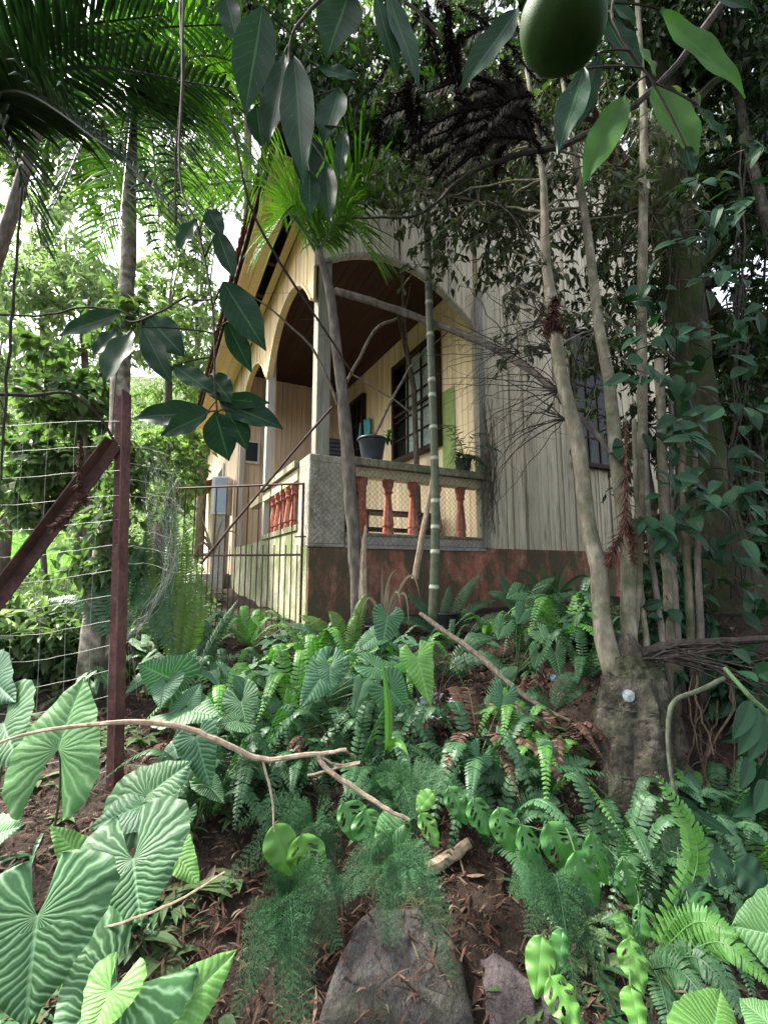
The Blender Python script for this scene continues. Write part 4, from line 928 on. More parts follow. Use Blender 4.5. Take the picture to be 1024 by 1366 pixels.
arrow_plant('dark arrowhead plant with hanging leaves left of the strap leaf', (425, 945), [((432, 898, 2.2), (400, 944, 2.1), 48, 'arrow_dark', UPF), ((440, 890, 2.2), (440, 930, 2.15), 34, 'arrow_dark', UPF), ((484, 911, 2.0), (470, 956, 1.95), 24, 'fern', dict(view=(0, -.9, .4), lobe=.2)), ((500, 890, 2.2), (535, 905, 2.2), 40, 'arrow_dark', FLAT), ((520, 920, 2.1), (545, 950, 2.1), 46, 'arrow_dark', UPF)])
arrow_plant('arrowhead plant with one strongly veined leaf under the dead straps', (515, 900), [((517, 822, 2.9), (508, 872, 2.85), 40, 'arrow_dark', dict(view=(0, -.95, .3), lobe=.3)), ((500, 850, 2.9), (470, 870, 2.8), 34, 'arrow_dark', FLAT)])
arrow_plant('arrowhead plant with yellow green leaves lit above the bucket', (560, 950), [((556, 876, 2.3), (575, 942, 2.25), 42, 'arrow_bright', dict(view=(0, -.95, .3), lobe=.3)), ((555, 886, 2.35), (580, 856, 2.35), 26, 'arrow_bright', UPF), ((548, 888, 2.35), (518, 893, 2.3), 26, 'monstera', FLAT)])
arrow_plant('pale mint arrowhead plant cut off at the photo corner beside bright fern', (1040, 1420, 1.1), [((1045, 1250, 1.1), (975, 1235, 1.15), 100, 'arrow_pale', dict(view=(-.2, -.9, .4), lobe=.5)), ((950, 1385, 1.0), (962, 1314, 1.1), 80, 'arrow_bright', FLAT), ((1030, 1370, 1.0), (985, 1330, 1.05), 70, 'arrow_pale', FLAT)])
arrow_plant('heart leaved plant climbing a stem beside the small white pot', (690, 900), [((700, 815, 3.0), (690, 832, 2.95), 30, 'arrow_dark', UPF), ((672, 835, 3.0), (664, 853, 2.95), 26, 'arrow', UPF), ((690, 790, 3.05), (676, 798, 3.0), 24, 'arrow', UPF), ((740, 870, 2.9), (748, 905, 2.85), 28, 'arrow', UPF), ((720, 845, 2.95), (735, 862, 2.9), 24, 'arrow', UPF), ((718, 872, 2.9), (712, 892, 2.88), 26, 'arrow', UPF), ((672, 930, 2.6), (664, 962, 2.55), 30, 'arrow_dark', UPF), ((660, 985, 2.3), (668, 1008, 2.25), 30, 'arrow_dark', UPF), ((640, 1010, 2.1), (630, 1040, 2.05), 32, 'arrow_dark', UPF)])

# small arrowhead plants crowding between the ferns, copied
def arrow_src(m, sd):
    t = thing('arrowhead_plant', 'a', 'plant', (0, 0, 0), 'small arrowhead plants between the ferns'); r = random.Random(sd)
    for k in range(6):
        a = k*1.05+r.uniform(-.3, .3); h = r.uniform(.12, .26); d = np.array([math.cos(a), math.sin(a), 0]); A = d*r.uniform(.05, .14)+[0, 0, h]; T = A+d*r.uniform(.08, .14)-[0, 0, r.uniform(.02, .09)]
        arrow_leaf(A, T, r.uniform(.09, .13), lobe=.7, view=(0, -.4, .9), seed=sd*9+k).build('leaf', M[m], t, smooth=True)
        b = MB(); b.tube(bez([0, 0, 0], A*.5+[0, 0, .06], A-[0, 0, .003], 8), .0028, 5); b.build('stalk', M['stem'], t)
    return t
as_ = [arrow_src('arrow', 3), arrow_src('arrow_dark', 5), arrow_src('arrow_dark', 8)]
for k, (x, y) in enumerate([(215, 925), (270, 945), (345, 950), (300, 1005), (370, 890), (450, 940), (500, 920), (640, 885), (700, 850), (745, 890), (330, 1075), (250, 1060), (180, 900), (60, 910), (120, 940), (480, 985), (260, 1110), (900, 1090), (970, 1150), (770, 860), (540, 890), (410, 960)]):
    p = G(x, y); o = as_[k] if k < 3 else copy_tree(as_[random.choice((0, 1, 2))], p, random.uniform(-1, 1), random.uniform(.6, 1.0))
    o.location = tuple(p); o['label'] = 'small arrowhead plant crowded between the sword ferns on the bank'
# ---------------------------------------------------------------- holed oval leaves on runners
def holed_leaf(Bp, T, wid, seed, holes=True, droop=.16):
    r = np.random.default_rng(seed); B = np.asarray(Bp); T = np.asarray(T); ax = T-B; L = np.linalg.norm(ax); ax /= L
    nr = np.array([.35*r.normal(), -.8, .6+.25*r.normal()]); nr = nrm(nr-ax*np.dot(nr, ax)); sd = np.cross(ax, nr); NU, NX = 60, 22
    hl = []
    if holes:
        for sg in (-1, 1):
            for k in range(r.integers(2, 4)): hl.append((sg, .24+.17*k+.05*r.random(), .46+.06*r.random(), .045+.015*r.random(), .22+.05*r.random()))
    b = MB(); vs = []; fs = []; uv = []
    asym = 1+.15*r.normal()
    for sg in (-1, 1):
        base = len(vs)
        for i_ in range(NU+1):
            u = i_/NU; w = wid/2*(math.sin(math.pi*(u**.72*.97+.015)))**.8*(asym if sg > 0 else 1/asym)
            for c in range(NX+1):
                q = c/NX; z = .10*wid*q-.16*wid*q*q-droop*L*u*u+.004*math.sin(u*20+sg)*q
                vs.append(B+ax*L*u+sd*sg*w*q+nr*z); uv.append((.5+sg*q*.3, .5+u))
        for i_ in range(NU):
            for c in range(NX):
                u = (i_+.5)/NU; q = (c+.5)/NX
                if any(h[0] == sg and ((u-h[1]-(q-h[2])*.25)/h[3])**2+((q-h[2])/h[4])**2 < 1 for h in hl): continue
                a = base+i_*(NX+1)+c; f = (a, a+1, a+NX+2, a+NX+1); fs.append(f if sg > 0 else f[::-1])
    b.add(vs, fs, uv); return b
def runner(label, path, leaves, m='monstera', Yd=1.6):
    pp, rr = pxpath(path, 30, .003); t = thing('holed_leaf_vine', label, 'vine', pp[0], 'holed leaf vines creeping over the bank')
    b = MB(); b.tube(pp-[0, -.03, .03], .0022, 6); b.build('stem', M['stem'], t)
    for (x0, y0, x1, y1, w, mm, *hh) in leaves:
        Yl = Yd+(1100-y0)*.0018; fseed[0] += 1; A = at(x0, y0, Yl); q = pp[np.argmin(((pp-A)**2).sum(1))]
        holed_leaf(A, at(x1, y1, Yl-.05), w*Yl/F*random.uniform(.82, 1.15), fseed[0], holes=(hh[0] if hh else True)).build('leaf', M[mm or m], t, smooth=True)
        b = MB(); b.tube(bez(q, (q+A)/2+[0, 0, .02], A, 6), .002, 5); b.build('stalk', M['stem'], t)
runner('vine with a row of holed oval green leaves above feathery fern', [(590, 1050, 1.68, 4), (650, 1080, 1.63, 4), (720, 1100, 1.6, 4), (800, 1115, 1.58, 4), (850, 1170, 1.48, 4), (860, 1230, 1.4, 4)],
       [(598, 1050, 624, 1100, 30, 0), (630, 1065, 656, 1112, 32, 0), (664, 1078, 688, 1138, 34, 0), (694, 1102, 728, 1168, 42, 0), (730, 1098, 766, 1170, 38, 0), (766, 1136, 806, 1213, 44, 0), (786, 1112, 818, 1180, 40, 0), (828, 1148, 858, 1214, 38, 0), (855, 1206, 852, 1254, 24, 0)])
runner('vine with narrow bright yellow green leaves hanging beside the bright fern', [(820, 1210, 1.4, 4), (840, 1250, 1.35, 4), (850, 1330, 1.3, 4)], [(824, 1216, 846, 1262, 28, 'monstera_bright'), (838, 1252, 860, 1326, 32, 'monstera_bright'), (840, 1316, 856, 1378, 34, 'monstera_bright', False)], Yd=1.25)
runner('vine with single oval bright leaves hanging over the dark stone', [(730, 1240, 1.4, 3), (745, 1290, 1.36, 3), (780, 1360, 1.3, 3)], [(722, 1248, 714, 1332, 30, 'monstera_bright', False), (733, 1302, 776, 1368, 42, 'monstera_bright'), (750, 1240, 744, 1300, 24, 'monstera', False)], Yd=1.25)
runner('vine with paired bright holed leaves above the brown litter', [(368, 1095, 1.65, 3), (400, 1120, 1.6, 3), (430, 1125, 1.6, 3)], [(366, 1100, 392, 1168, 44, 'monstera_bright', False), (402, 1114, 418, 1188, 44, 'monstera_bright')])
runner('vine with holed leaves under the tip of bare forked twig', [(455, 1070, 1.66, 3), (500, 1085, 1.64, 3), (540, 1090, 1.62, 3), (580, 1060, 1.66, 3)], [(456, 1072, 478, 1122, 42, 0), (486, 1080, 502, 1132, 40, 0), (526, 1086, 548, 1132, 36, 0), (560, 1085, 588, 1128, 28, 'monstera_bright'), (578, 1056, 556, 1082, 22, 'monstera_bright', False), (540, 1098, 502, 1130, 44, 'arrow_pale', False)])
runner('dark vine with holed leaves in the shade at the stump foot', [(900, 1130, 1.6, 3), (950, 1150, 1.55, 3), (1000, 1180, 1.5, 3)], [(922, 1132, 988, 1158, 56, 'vine'), (918, 1204, 968, 1240, 46, 'monstera'), (980, 1150, 1030, 1190, 46, 'vine', False), (905, 1170, 940, 1200, 44, 'vine')], Yd=1.5)

# ---------------------------------------------------------------- strap leaves
def strap_plant(name, label, base, tips, W, m, cat='plant', n=10, group=None):
    B = at(*base); t = thing(name, label, cat, B, group)
    for (x, y, dy, cx, cy) in tips:
        T = at(x, y, base[2]+dy); C_ = at(cx, cy, base[2]+dy*.5); P = bez(B, C_, T, n); b = MB(); Tn = nrm(np.gradient(P, axis=0)); S = nrm(np.cross(Tn, [0, -1, .25])); vs = []
        for k in range(n):
            u = k/(n-1); w = W/2*(1-u**3)*(.7+.3*min(1, u*4)); f = np.array([0, -1, .3])*w*.35
            vs += [P[k]-S[k]*w+f, P[k], P[k]+S[k]*w+f]
        b.add(vs, [q for k in range(n-1) for q in ((3*k, 3*k+1, 3*k+4, 3*k+3), (3*k+1, 3*k+2, 3*k+5, 3*k+4))]); b.build('blade', M[m], t)
    return t
strap_plant('strap_plant', 'single upright lime green strap leaf among the ferns', (517, 1000, 2.0), [(508, 876, 0, 522, 940), (545, 1010, -.1, 530, 975)], .034, 'monstera_bright')
strap_plant('strap_plant', 'dead tan strap leaved plant drooping below the balustrade', (512, 840, 3.3), [(510, 750, 0, 508, 790), (530, 760, 0, 512, 760), (545, 845, -.1, 545, 740), (535, 820, -.1, 530, 750), (480, 830, -.1, 490, 760), (500, 870, -.1, 495, 800), (560, 800, 0, 550, 720), (520, 780, 0, 516, 800)], .022, 'dead')
strap_plant('strap_plant', 'dark pot plant with long dark leaves against the red plinth', (735, 815, 4.3), [(690, 760, 0, 710, 760), (720, 750, 0, 725, 770), (755, 752, 0, 745, 770), (785, 770, 0, 765, 760), (770, 800, -.1, 765, 770), (700, 790, -.1, 710, 770), (680, 800, -.1, 700, 760), (740, 760, -.05, 738, 780)], .06, 'orchid')
strap_plant('strap_plant', 'dry grassy tuft leaning over the far side of gate', (285, 740, 5.2), [(255, 760, 0, 265, 700), (300, 690, 0, 292, 700), (270, 690, 0, 275, 710), (250, 800, 0, 255, 730), (320, 720, 0, 305, 690), (290, 680, 0, 286, 700), (262, 720, 0, 270, 700)], .03, 'dead')
# scattered ground herbs: repeated small plants share three source meshes
def herb_src(kind):
    t = thing('ground_herb', 'low green weed on the path', 'plant', (0, 0, 0), 'low weeds on the damp ground'); b = MB()
    for k in range(16):
        a = random.uniform(0, 6.28); l = random.uniform(.05, .11); d = [math.cos(a), math.sin(a), random.uniform(.2, 1.0)]
        leaf_strip(b, [0, 0, .0], d, [0, 0, 1], l*1.5, .035 if kind else .018, 4, .9)
    b.build('leaves', M['mid_leaf'] if kind else M['fern'], t); return t
hs = [herb_src(0), herb_src(1)]
spots = []
for k in range(400):
    x, y = random.choice([(random.uniform(200, 420), random.uniform(790, 900)), (random.uniform(240, 900), random.uniform(840, 1100)), (random.uniform(0, 330), random.uniform(880, 1366)), (random.uniform(600, 1024), random.uniform(1080, 1366)), (random.uniform(0, 160), random.uniform(780, 1000))])
    p = G(x, y)
    if p[1] > 9 or (600 < x < 700 and y > 1150) or (300 < x < 640 and y > 1180): continue
    spots.append(p)
for k, p in enumerate(spots[:260]):
    lab = 'low narrow leaved weed in the damp soil between ferns and litter' if k % 2 == 0 else 'low round leaved weed in the damp soil between ferns and litter'
    if k < 2: o = hs[k]; o.location = tuple(p); o['label'] = lab
    else: o = copy_tree(hs[k % 2], p, random.uniform(0, 6.28), random.uniform(.6, 1.3), lab)
# dry litter: nobody could count it
b = MB(); V = []; N_ = 24000
lx = rng.uniform(-2.2, 2.6, N_); ly = .75+3.85*rng.random(N_)**1.5; lz = gz(lx, ly)
rc = G(530, 1315); rd = np.hypot(lx-rc[0], ly-rc[1]); lz = lz+np.where(rd < .2, .06+.03*(1-(rd/.2)**2), 0)*(rng.random(N_) < .5)
for x, y, z in zip(lx, ly, lz):
    a = random.uniform(0, 6.28); l = random.uniform(.02, .075); w = random.uniform(.0012, .004); d = np.array([math.cos(a), math.sin(a), random.uniform(-.25, .5)]); s = np.array([-d[1], d[0], 0])*w; o = np.array([x, y, z+random.uniform(0, .03)])
    V += [o-s, o+s, o+d*l*.55+s*1.2+[0, 0, .006], o+d*l*.55-s*1.2+[0, 0, .006], o+d*l]
b.add(V, np.concatenate([np.stack([np.arange(N_)*5+q for q in (0, 1, 2, 3)], 1)])); b.f.append(np.stack([np.arange(N_)*5+q for q in (3, 2, 4)], 1))
for k in range(1500):
    x, y = random.uniform(-2, 2.5), random.uniform(.8, 4.4); leaf_strip(b, [x, y, float(gz(x, y))+.015], [*rng.normal(0, 1, 2), rng.normal(0, .3)], [rng.normal(0, .5), rng.normal(0, .5), 1], random.uniform(.03, .09), random.uniform(.01, .035), 3, random.uniform(-1, 1), .3)
for k in range(1400):   # dry conifer twiglets with needles
    x, y = random.uniform(-1.9, 2.4), random.uniform(.8, 4.2); a = random.uniform(0, 6.28); l = random.uniform(.05, .16); o = np.array([x, y, float(gz(x, y))+.02]); d = np.array([math.cos(a), math.sin(a), random.uniform(-.1, .25)]); s = np.array([-d[1], d[0], .0])
    for i_ in range(9):
        for sg in (-1, 1):
            q = o+d*l*i_/9; e = d*.7+s*sg+[0, 0, .25]; b.add([q-d*.0016, q+d*.0016, q+e*.012], [(0, 1, 2)])
b.build('leaf_litter', M['litter'], kind='stuff')
b = MB()
for k in range(9000):
    x = random.uniform(-15.8, -7.3); y = random.uniform(9.6, 15.3); o = np.array([x, y, float(gz(x, y))+.06]); d = np.array([random.gauss(0, .03), random.gauss(0, .03), random.uniform(.08, .18)]); b.add([o-[.008, 0, 0], o+[.008, 0, 0], o+d], [(0, 1, 2)])
b.build('lawn_grass', M['lawn_blade'], kind='stuff')
# ---------------------------------------------------------------- trees
def leafcloud(b, pos, d, L, W, fold=.25, droop=.25):
    n = len(pos); d = nrm(d); L = np.broadcast_to(L, (n,))[:, None]; W = np.broadcast_to(W, (n,))[:, None]
    up = nrm(rng.normal(0, .55, (n, 3))+[0, -.1, 1]); s = nrm(np.cross(d, up)); nn = np.cross(s, d)
    a = pos; m1 = pos+d*L*.30; m2 = pos+d*L*.68-nn*L*droop*.25; tip = pos+d*L-nn*L*droop
    l1 = m1-s*W*.5+nn*W*fold; r1 = m1+s*W*.5+nn*W*fold; l2 = m2-s*W*.36+nn*W*fold*.7; r2 = m2+s*W*.36+nn*W*fold*.7
    v = np.stack([a, l1, m1, r1, l2, m2, r2, tip], 1).reshape(-1, 3); o = np.arange(n)[:, None]*8
    tri = np.array([(0, 2, 1), (0, 3, 2), (4, 5, 7), (5, 6, 7)]); qd = np.array([(1, 2, 5, 4), (2, 3, 6, 5)])
    k = b.n; b.v.append(v); b.n += len(v); b.uv.append(np.zeros((len(v), 2)))
    b.f.append((o[:, None, :]+tri[None]).reshape(-1, 3)+k); b.f.append((o[:, None, :]+qd[None]).reshape(-1, 4)+k)
def clumps(lb, tb, C, per, rad, L, W, hang=.5, out=None, tw=4, tr=.0025):
    for c in C:
        for k in range(tw):
            d = nrm(rng.normal(0, 1, 3)*[1, 1, .7]+(0 if out is None else out)); e = c+d*rad*(.5+.8*rng.random())-[0, 0, rad*.25*hang]
            P = bez(c, (c+e)/2+[0, 0, rad*.12], e, 5); tb.tube(P, np.linspace(tr*1.4, tr*.5, 5), 3, cap=False)
            m = max(2, per//tw); u = rng.random(m)**.7*.98; q = P[np.minimum((u*4).astype(int), 3)]; q = q+(P[np.minimum((u*4).astype(int)+1, 4)]-q)*((u*4) % 1)[:, None]
            dd = nrm(d)[None]*.6+rng.normal(0, .7, (m, 3))-[0, 0, hang]
            sc = rng.uniform(.65, 1.25, m)
            leafcloud(lb, q+rng.normal(0, rad*.03, (m, 3)), dd, L*sc, W*sc)
def inell(n, c, r, shell=.35):
    d = nrm(rng.normal(0, 1, (n, 3))); return np.asarray(c)+d*(rng.random(n)**shell)[:, None]*np.asarray(r)
def tree(name, label, cat, trunk, crowns, L, W, leaf, bark, per=36, rad=.3, hang=.5, group=None, sides=10, n=18, jit=.02, tw=4, extra=None, to_ground=True, limb_r=.35, wob=.06):
    P, r = pxpath(trunk, n, jit)
    if to_ground: P[-1, 2] = min(P[-1, 2], float(gz(P[-1, 0], P[-1, 1]))-.03) if P[-1, 2] < P[0, 2] else P[-1, 2]
    base = P[-1] if P[-1, 2] < P[0, 2] else P[0]
    t = thing(name, label, cat, base, group)
    b = MB(); b.tube(P, r, sides, wob=wob)
    if extra:
        for q in extra: pp, rr = pxpath(q, 16, jit); b.tube(pp, rr, max(6, sides-2), wob=wob)
    b.build('trunk', bark, t, smooth=True)
    lb = MB(); tb = MB(); br = MB()
    for (x, y, Yd, rx, ry, rz, k) in crowns:
        c = at(x, y, Yd); C = inell(k, c, (rx, ry, rz)); q = P[np.argmin(((P-c)**2).sum(1))]
        nl = max(1, k//9); nodes = inell(nl, c, (rx*.6, ry*.6, rz*.6))
        for e in nodes:
            q = P[np.argmin(((P-(c*.5+e*.5)-[0, 0, -.5])**2).sum(1)+rng.random(len(P))*.5)]; br.tube(bez(q, (q+e)/2+rng.normal(0, .15, 3)+[0, 0, .1], e, 8)+rng.normal(0, .012, (8, 3))*np.linspace(0, 1, 8)[:, None], np.linspace(max(.006, r.mean()*limb_r), .005, 8), 6)
        for e in C:
            s = nodes[np.argmin(((nodes-e)**2).sum(1))]; br.tube(bez(s, (s+e)/2+rng.normal(0, .06, 3), e, 5), np.linspace(.006, .003, 5), 4, cap=False)
        clumps(lb, br, C, per, rad, L, W, hang, tw=tw)
    if br.n: br.build('branch', bark, t)
    if lb.n: lb.build('crown', leaf, t)
    return t
def palm_frond(path, ll, n, w, seed, hang=.5, vee=.35):
    r = np.random.default_rng(seed); b = MB(); P = spline(path, n+1); T = nrm(np.gradient(P, axis=0)); S = nrm(np.cross(T, [0, 0, 1.])); N = np.cross(S, T)
    b.tube(P, np.linspace(.014, .003, n+1), 5)
    for i in range(3, n+1):
        u = i/n; L = ll*(.45+1.6*u if u < .3 else .93-.75*((u-.3)/.7)**1.8)*(1+.1*r.normal())
        for sg in (-1, 1):
            d = nrm(S[i]*sg+T[i]*(.45+.6*u)+N[i]*(vee+.12*r.normal())); q = nrm(np.cross(d, N[i])); g = np.array([0, 0, -1.])*hang*(1+.3*r.normal())
            o = P[i]; p1 = o+d*L*.4+g*L*.08; p2 = o+d*L*.75+g*L*.32; p3 = o+d*L*.98+g*L*.62; ww = w*(1-.3*u)
            b.add([o-q*ww*.35, o+q*ww*.35, p1-q*ww, p1+N[i]*ww*.6, p1+q*ww, p2-q*ww*.7, p2+N[i]*ww*.4, p2+q*ww*.7, p3], [(0, 1, 4, 3), (0, 3, 2), (2, 3, 6, 5), (3, 4, 7, 6), (5, 6, 8), (6, 7, 8)])
    return b
def palm(name, label, base, crown, fronds, m, trunk=None, bark='bark_palm', group=None, ll=.45, w=.012, n=42):
    C_ = at(*crown); t = thing(name, label, 'palm', base if trunk is None else G(*base) if len(base) == 2 else at(*base), group)
    if trunk is not None:
        P, r = pxpath(trunk, 26, .006); P[-1, 2] = min(P[-1, 2], float(gz(P[-1, 0], P[-1, 1]))-.05); b = MB(); r = r*(1+.05*np.sin(np.arange(26)*2.1)); b.tube(P, r, 14, wob=.05); b.build('trunk', M[bark], t, smooth=True)
    for k, (x, y, dy, lift, *mm) in enumerate(fronds):
        T = at(x, y, crown[2]+dy); fseed[0] += 1
        palm_frond([C_+rng.normal(0, .02, 3), (C_*.55+T*.45)+[0, 0, lift], T], ll, n, w, fseed[0]).build('frond', M[mm[0] if mm else m], t)
    return t
palm('palm_tree', 'palm with lichen spotted pale trunk growing behind the rusty post', (133, 808), (178, 150, 3.3),
     [(345, 230, -.3, .45), (60, 40, .2, .3), (70, 280, -.3, .5, 'palm_silhouette'), (340, 90, .2, .35), (270, 20, 0, .25), (262, 345, -.5, .55, 'palm_silhouette'), (130, 340, .2, .45), (20, 160, .4, .4, 'palm_silhouette'), (300, 170, .6, .4), (215, 330, -.6, .5, 'palm_silhouette'), (160, 300, -.7, .45), (310, 280, -.4, .5), (95, 200, -.6, .4, 'palm_silhouette'), (230, 100, -.5, .3), (180, -20, .3, .1)], 'palm_leaf',
     trunk=[(176, 140, 3.3, 16), (172, 330, 3.25, 20), (166, 420, 3.2, 22), (161, 520, 3.15, 24), (155, 640, 3.1, 28), (144, 730, 3.05, 30), (133, 800, 3.0, 34), (130, 850, 3.0, 38)], ll=.6, w=.013)
palm('palm_tree', 'dark overhanging palm with broad fronds above the wire fence', at(-420, 900, 2.3), (-70, 150, 2.0), [(300, 118, -.1, .20), (250, 300, -.2, .32), (215, 20, .1, .2), (120, -30, 0, .1), (60, 330, .1, .3), (150, 200, -.3, .2), (330, 30, .3, .2)], 'palm_silhouette', trunk=[(-70, 150, 2.0, 60), (-200, 500, 2.1, 60), (-420, 1050, 2.3, 70)], bark='bark_dark', ll=.42, w=.014, n=46)
palm('young_palm', 'young palm on a thin leaning grey trunk in front of the porch post', (478, 806), (425, 335, 3.85),
     [(262, 180, .2, .35), (300, 110, .4, .3), (372, 90, .3, .25), (445, 110, .1, .2), (520, 175, -.2, .3), (545, 250, -.3, .35), (500, 350, -.2, .4), (350, 330, -.2, .45), (250, 250, 0, .4)], 'young_palm',
     trunk=[(425, 335, 3.85, 10), (440, 390, 3.85, 13), (451, 480, 3.85, 15), (460, 560, 3.85, 17), (466, 640, 3.85, 18), (472, 720, 3.85, 18), (478, 812, 3.85, 18)], bark='bark_grey', ll=.72, w=.014, n=44)
# old leaf base and split stub at the young palm foot
pp, rr = pxpath([(488, 700, 3.8, 3), (484, 740, 3.8, 9), (484, 812, 3.8, 12)], 8, .004); b = MB(); b.tube(pp, rr, 6, wob=.15)
tag(b.build('dead_stub', M['twig_pale'], loc=pp[-1]), 'split pale dead stub standing against the thin palm trunk', 'stub')
# bamboo cane with pale nodes
M['bamboo_node'] = plain('bamboo_node', (.30, .32, .25), .7, nz=.25, sc=40)
bp = [(569, 255, 3.75, 11), (572, 400, 3.75, 12), (576, 520, 3.75, 12), (580, 640, 3.75, 13), (580, 740, 3.75, 14), (577, 830, 3.75, 15)]
bc = thing('bamboo_cane', 'straight green bamboo cane with pale node rings before the balustrade', 'bamboo', at(577, 830, 3.75))
pp, rr = pxpath(bp, 30); rr = rr*.86; b = MB(); b.tube(pp, rr, 12); b.build('cane', plain('bamboo_green', (.085, .10, .06), .5, nz=.35, sc=18), bc, smooth=True)
b = MB()
for k, y in enumerate((300, 352, 405, 455, 500, 533, 575, 622, 665, 705, 742, 778)):
    q = np.argmin(abs(pp[:, 2]-at(576, y, 3.75)[2])); c = pp[q]; R_ = rr[q]
    bb = lathe([(R_*1.0, -.012), (R_*1.05, -.008), (R_*1.12, 0), (R_*1.05, .003), (R_*1.02, .012+.012*random.random()), (R_*.98, .026)], c, 14); bb.build('node_ring', M['bamboo_node'], bc, smooth=True)
# forked tree on a thick mossy stump
def stump():
    P, r = pxpath([(832, 845, 2.44, 14), (834, 872, 2.43, 44), (838, 892, 2.42, 58), (842, 915, 2.4, 74), (846, 960, 2.38, 86), (850, 1020, 2.34, 96), (850, 1080, 2.3, 120), (852, 1150, 2.28, 150)], 26, .004)
    n = 72; Q = spline(np.column_stack([P, r]), 110); P = Q[:, :3]; r = Q[:, 3]; b = MB(); b.tube(P, r, n)
    v = b.v[0].reshape(110, n, 3); th = np.arange(n)*2*math.pi/n
    rid = np.zeros(n)
    for k in range(110):
        rid = rid*.86+rng.normal(0, .022, n); kk = k/4.3
        f = 1+.09*np.sin(th*5+kk*.12)+.05*np.sin(th*9-kk*.35)+rid+.02*rng.normal(0, 1, n)+.04*np.sin(kk*1.1+th*2)+.30*(k/109)**2.5*np.maximum(0, np.sin(th*4+1)); v[k] = P[k]+(v[k]-P[k])*f[:, None]
    b.v[0] = v.reshape(-1, 3); return b, P[::4]
t1 = [(690, 20, 3.1, 3), (708, 130, 2.9, 7), (724, 240, 2.75, 10), (727, 340, 2.7, 13), (739, 430, 2.65, 16), (750, 510, 2.6, 18), (770, 590, 2.58, 19), (782, 690, 2.55, 20), (797, 760, 2.5, 21), (804, 840, 2.45, 24), (822, 905, 2.4, 32)]
t2 = [(735, 20, 3.4, 3), (752, 120, 3.2, 6), (770, 230, 3.0, 10), (786, 330, 2.9, 12), (797, 430, 2.8, 14), (814, 520, 2.7, 16), (822, 620, 2.6, 18), (836, 720, 2.55, 19), (837, 800, 2.5, 19), (839, 905, 2.42, 22)]
t3 = [(845, -60, 3.0, 5), (858, 160, 2.9, 11), (857, 300, 2.85, 13), (855, 450, 2.8, 13), (856, 600, 2.7, 13), (851, 720, 2.6, 14), (842, 840, 2.5, 16), (834, 912, 2.42, 22)]
ft = tree('forked_tree', 'slender forked tree with pale trunks rising from a thick mossy stump', 'tree', t1, [(640, 290, 3.3, .75, .5, .5, 34), (740, 220, 3.2, .8, .7, .55, 50), (840, 270, 3.3, .55, .5, .8, 46), (700, 400, 3.2, .45, .4, .35, 8), (580, 260, 3.4, .6, .4, .4, 26), (650, 170, 3.6, 1.0, .6, .5, 40), (800, 460, 3.1, .35, .3, .5, 16), (560, 240, 3.4, .6, .35, .3, 18), (670, 230, 3.3, .6, .35, .35, 26), (700, 330, 3.2, .4, .3, .3, 12)], .085, .034, M['olive_leaf'], M['bark_pale'], per=20, rad=.24, hang=.9, extra=[t2, t3], to_ground=False, n=26, jit=.004, limb_r=.25, sides=14)
sb, SP = stump(); sb.build('stump', M['bark_dark'], ft, smooth=True)
b = MB(); q = at(838, 928, 2.26); d0 = nrm(CAM-q); a0 = nrm(np.cross(d0, [0, 0, 1.])); b0 = np.cross(a0, d0)
ring = [q+a0*.026*math.cos(k*.5236)*(1+.2*random.random())+b0*.026*math.sin(k*.5236)*(1+.2*random.random()) for k in range(12)]
b.add(ring+[q+d0*.012]+[p_-d0*.05 for p_ in ring], [(k, (k+1) % 12, 12) for k in range(12)]+[(k, 13+k, 13+(k+1) % 12, (k+1) % 12) for k in range(12)]); b.build('lichen_patch', M['lichen'], ft)
b = MB()
for k in range(22):
    a = random.choice((random.uniform(2.4, 3.6), random.uniform(5.6, 6.8))); r0 = .2; p0 = np.array([SP[-8][0]+math.cos(a)*r0, SP[-8][1]+math.sin(a)*r0*.8-.02, SP[-1][2]+random.uniform(.0, .5)]); p1 = p0+np.array([math.cos(a)*.12, math.sin(a)*.12-.03, -.1]); p2 = p0+np.array([math.cos(a)*random.uniform(.1, .3), math.sin(a)*.2-.08, -random.uniform(.25, .5)])
    b.tube(bez(p0, p1, p2, 8), np.linspace(.007, .002, 8)*random.uniform(.3, 1), 4)
b.build('root', M['bark_grey'], ft)
# network of bare twigs in front of the boards (belongs to the forked tree)
b = MB()
for k in range(64):
    x0, y0 = random.choice([(740, 470), (736, 430), (728, 350), (745, 520), (752, 560), (690, 470)]); a = random.uniform(2.2, 4.2); l = random.uniform(60, 170); Y0 = 2.65+random.random()*.4
    x1, y1 = x0+math.cos(a)*l, y0+math.sin(a)*l*.9+random.uniform(-20, 60); P = bez(at(x0, y0, 2.65), at((x0+x1)/2+random.uniform(-40, 40), (y0+y1)/2-random.uniform(0, 60), Y0), at(x1, y1, Y0+.2), 12); P = P+rng.normal(0, .006, P.shape)
    b.tube(P, np.linspace(.0045, .0012, 12)*random.uniform(.6, 1.2), 4)
    for q in range(2):
        i_ = random.randint(3, 10); e = P[i_]+rng.normal(0, .12, 3)-[0, 0, .06]; b.tube(bez(P[i_], (P[i_]+e)/2+rng.normal(0, .02, 3), e, 6), .0011, 3)
b.build('bare_twigs', M['twig_dark'], ft)
pp, rr = pxpath([(448, 388, 4.2, 10), (520, 410, 4.0, 11), (580, 432, 3.8, 10), (640, 455, 3.5, 10), (700, 488, 3.2, 10), (740, 525, 2.95, 9), (800, 585, 2.9, 7), (826, 620, 2.8, 5)], 24, .01)
b = MB(); b.tube(pp, rr, 8, wob=.12); tag(b.build('dead_branch', M['bark_grey'], loc=pp[0]), 'long dead grey branch slanting from the porch post to the forked tree', 'branch')
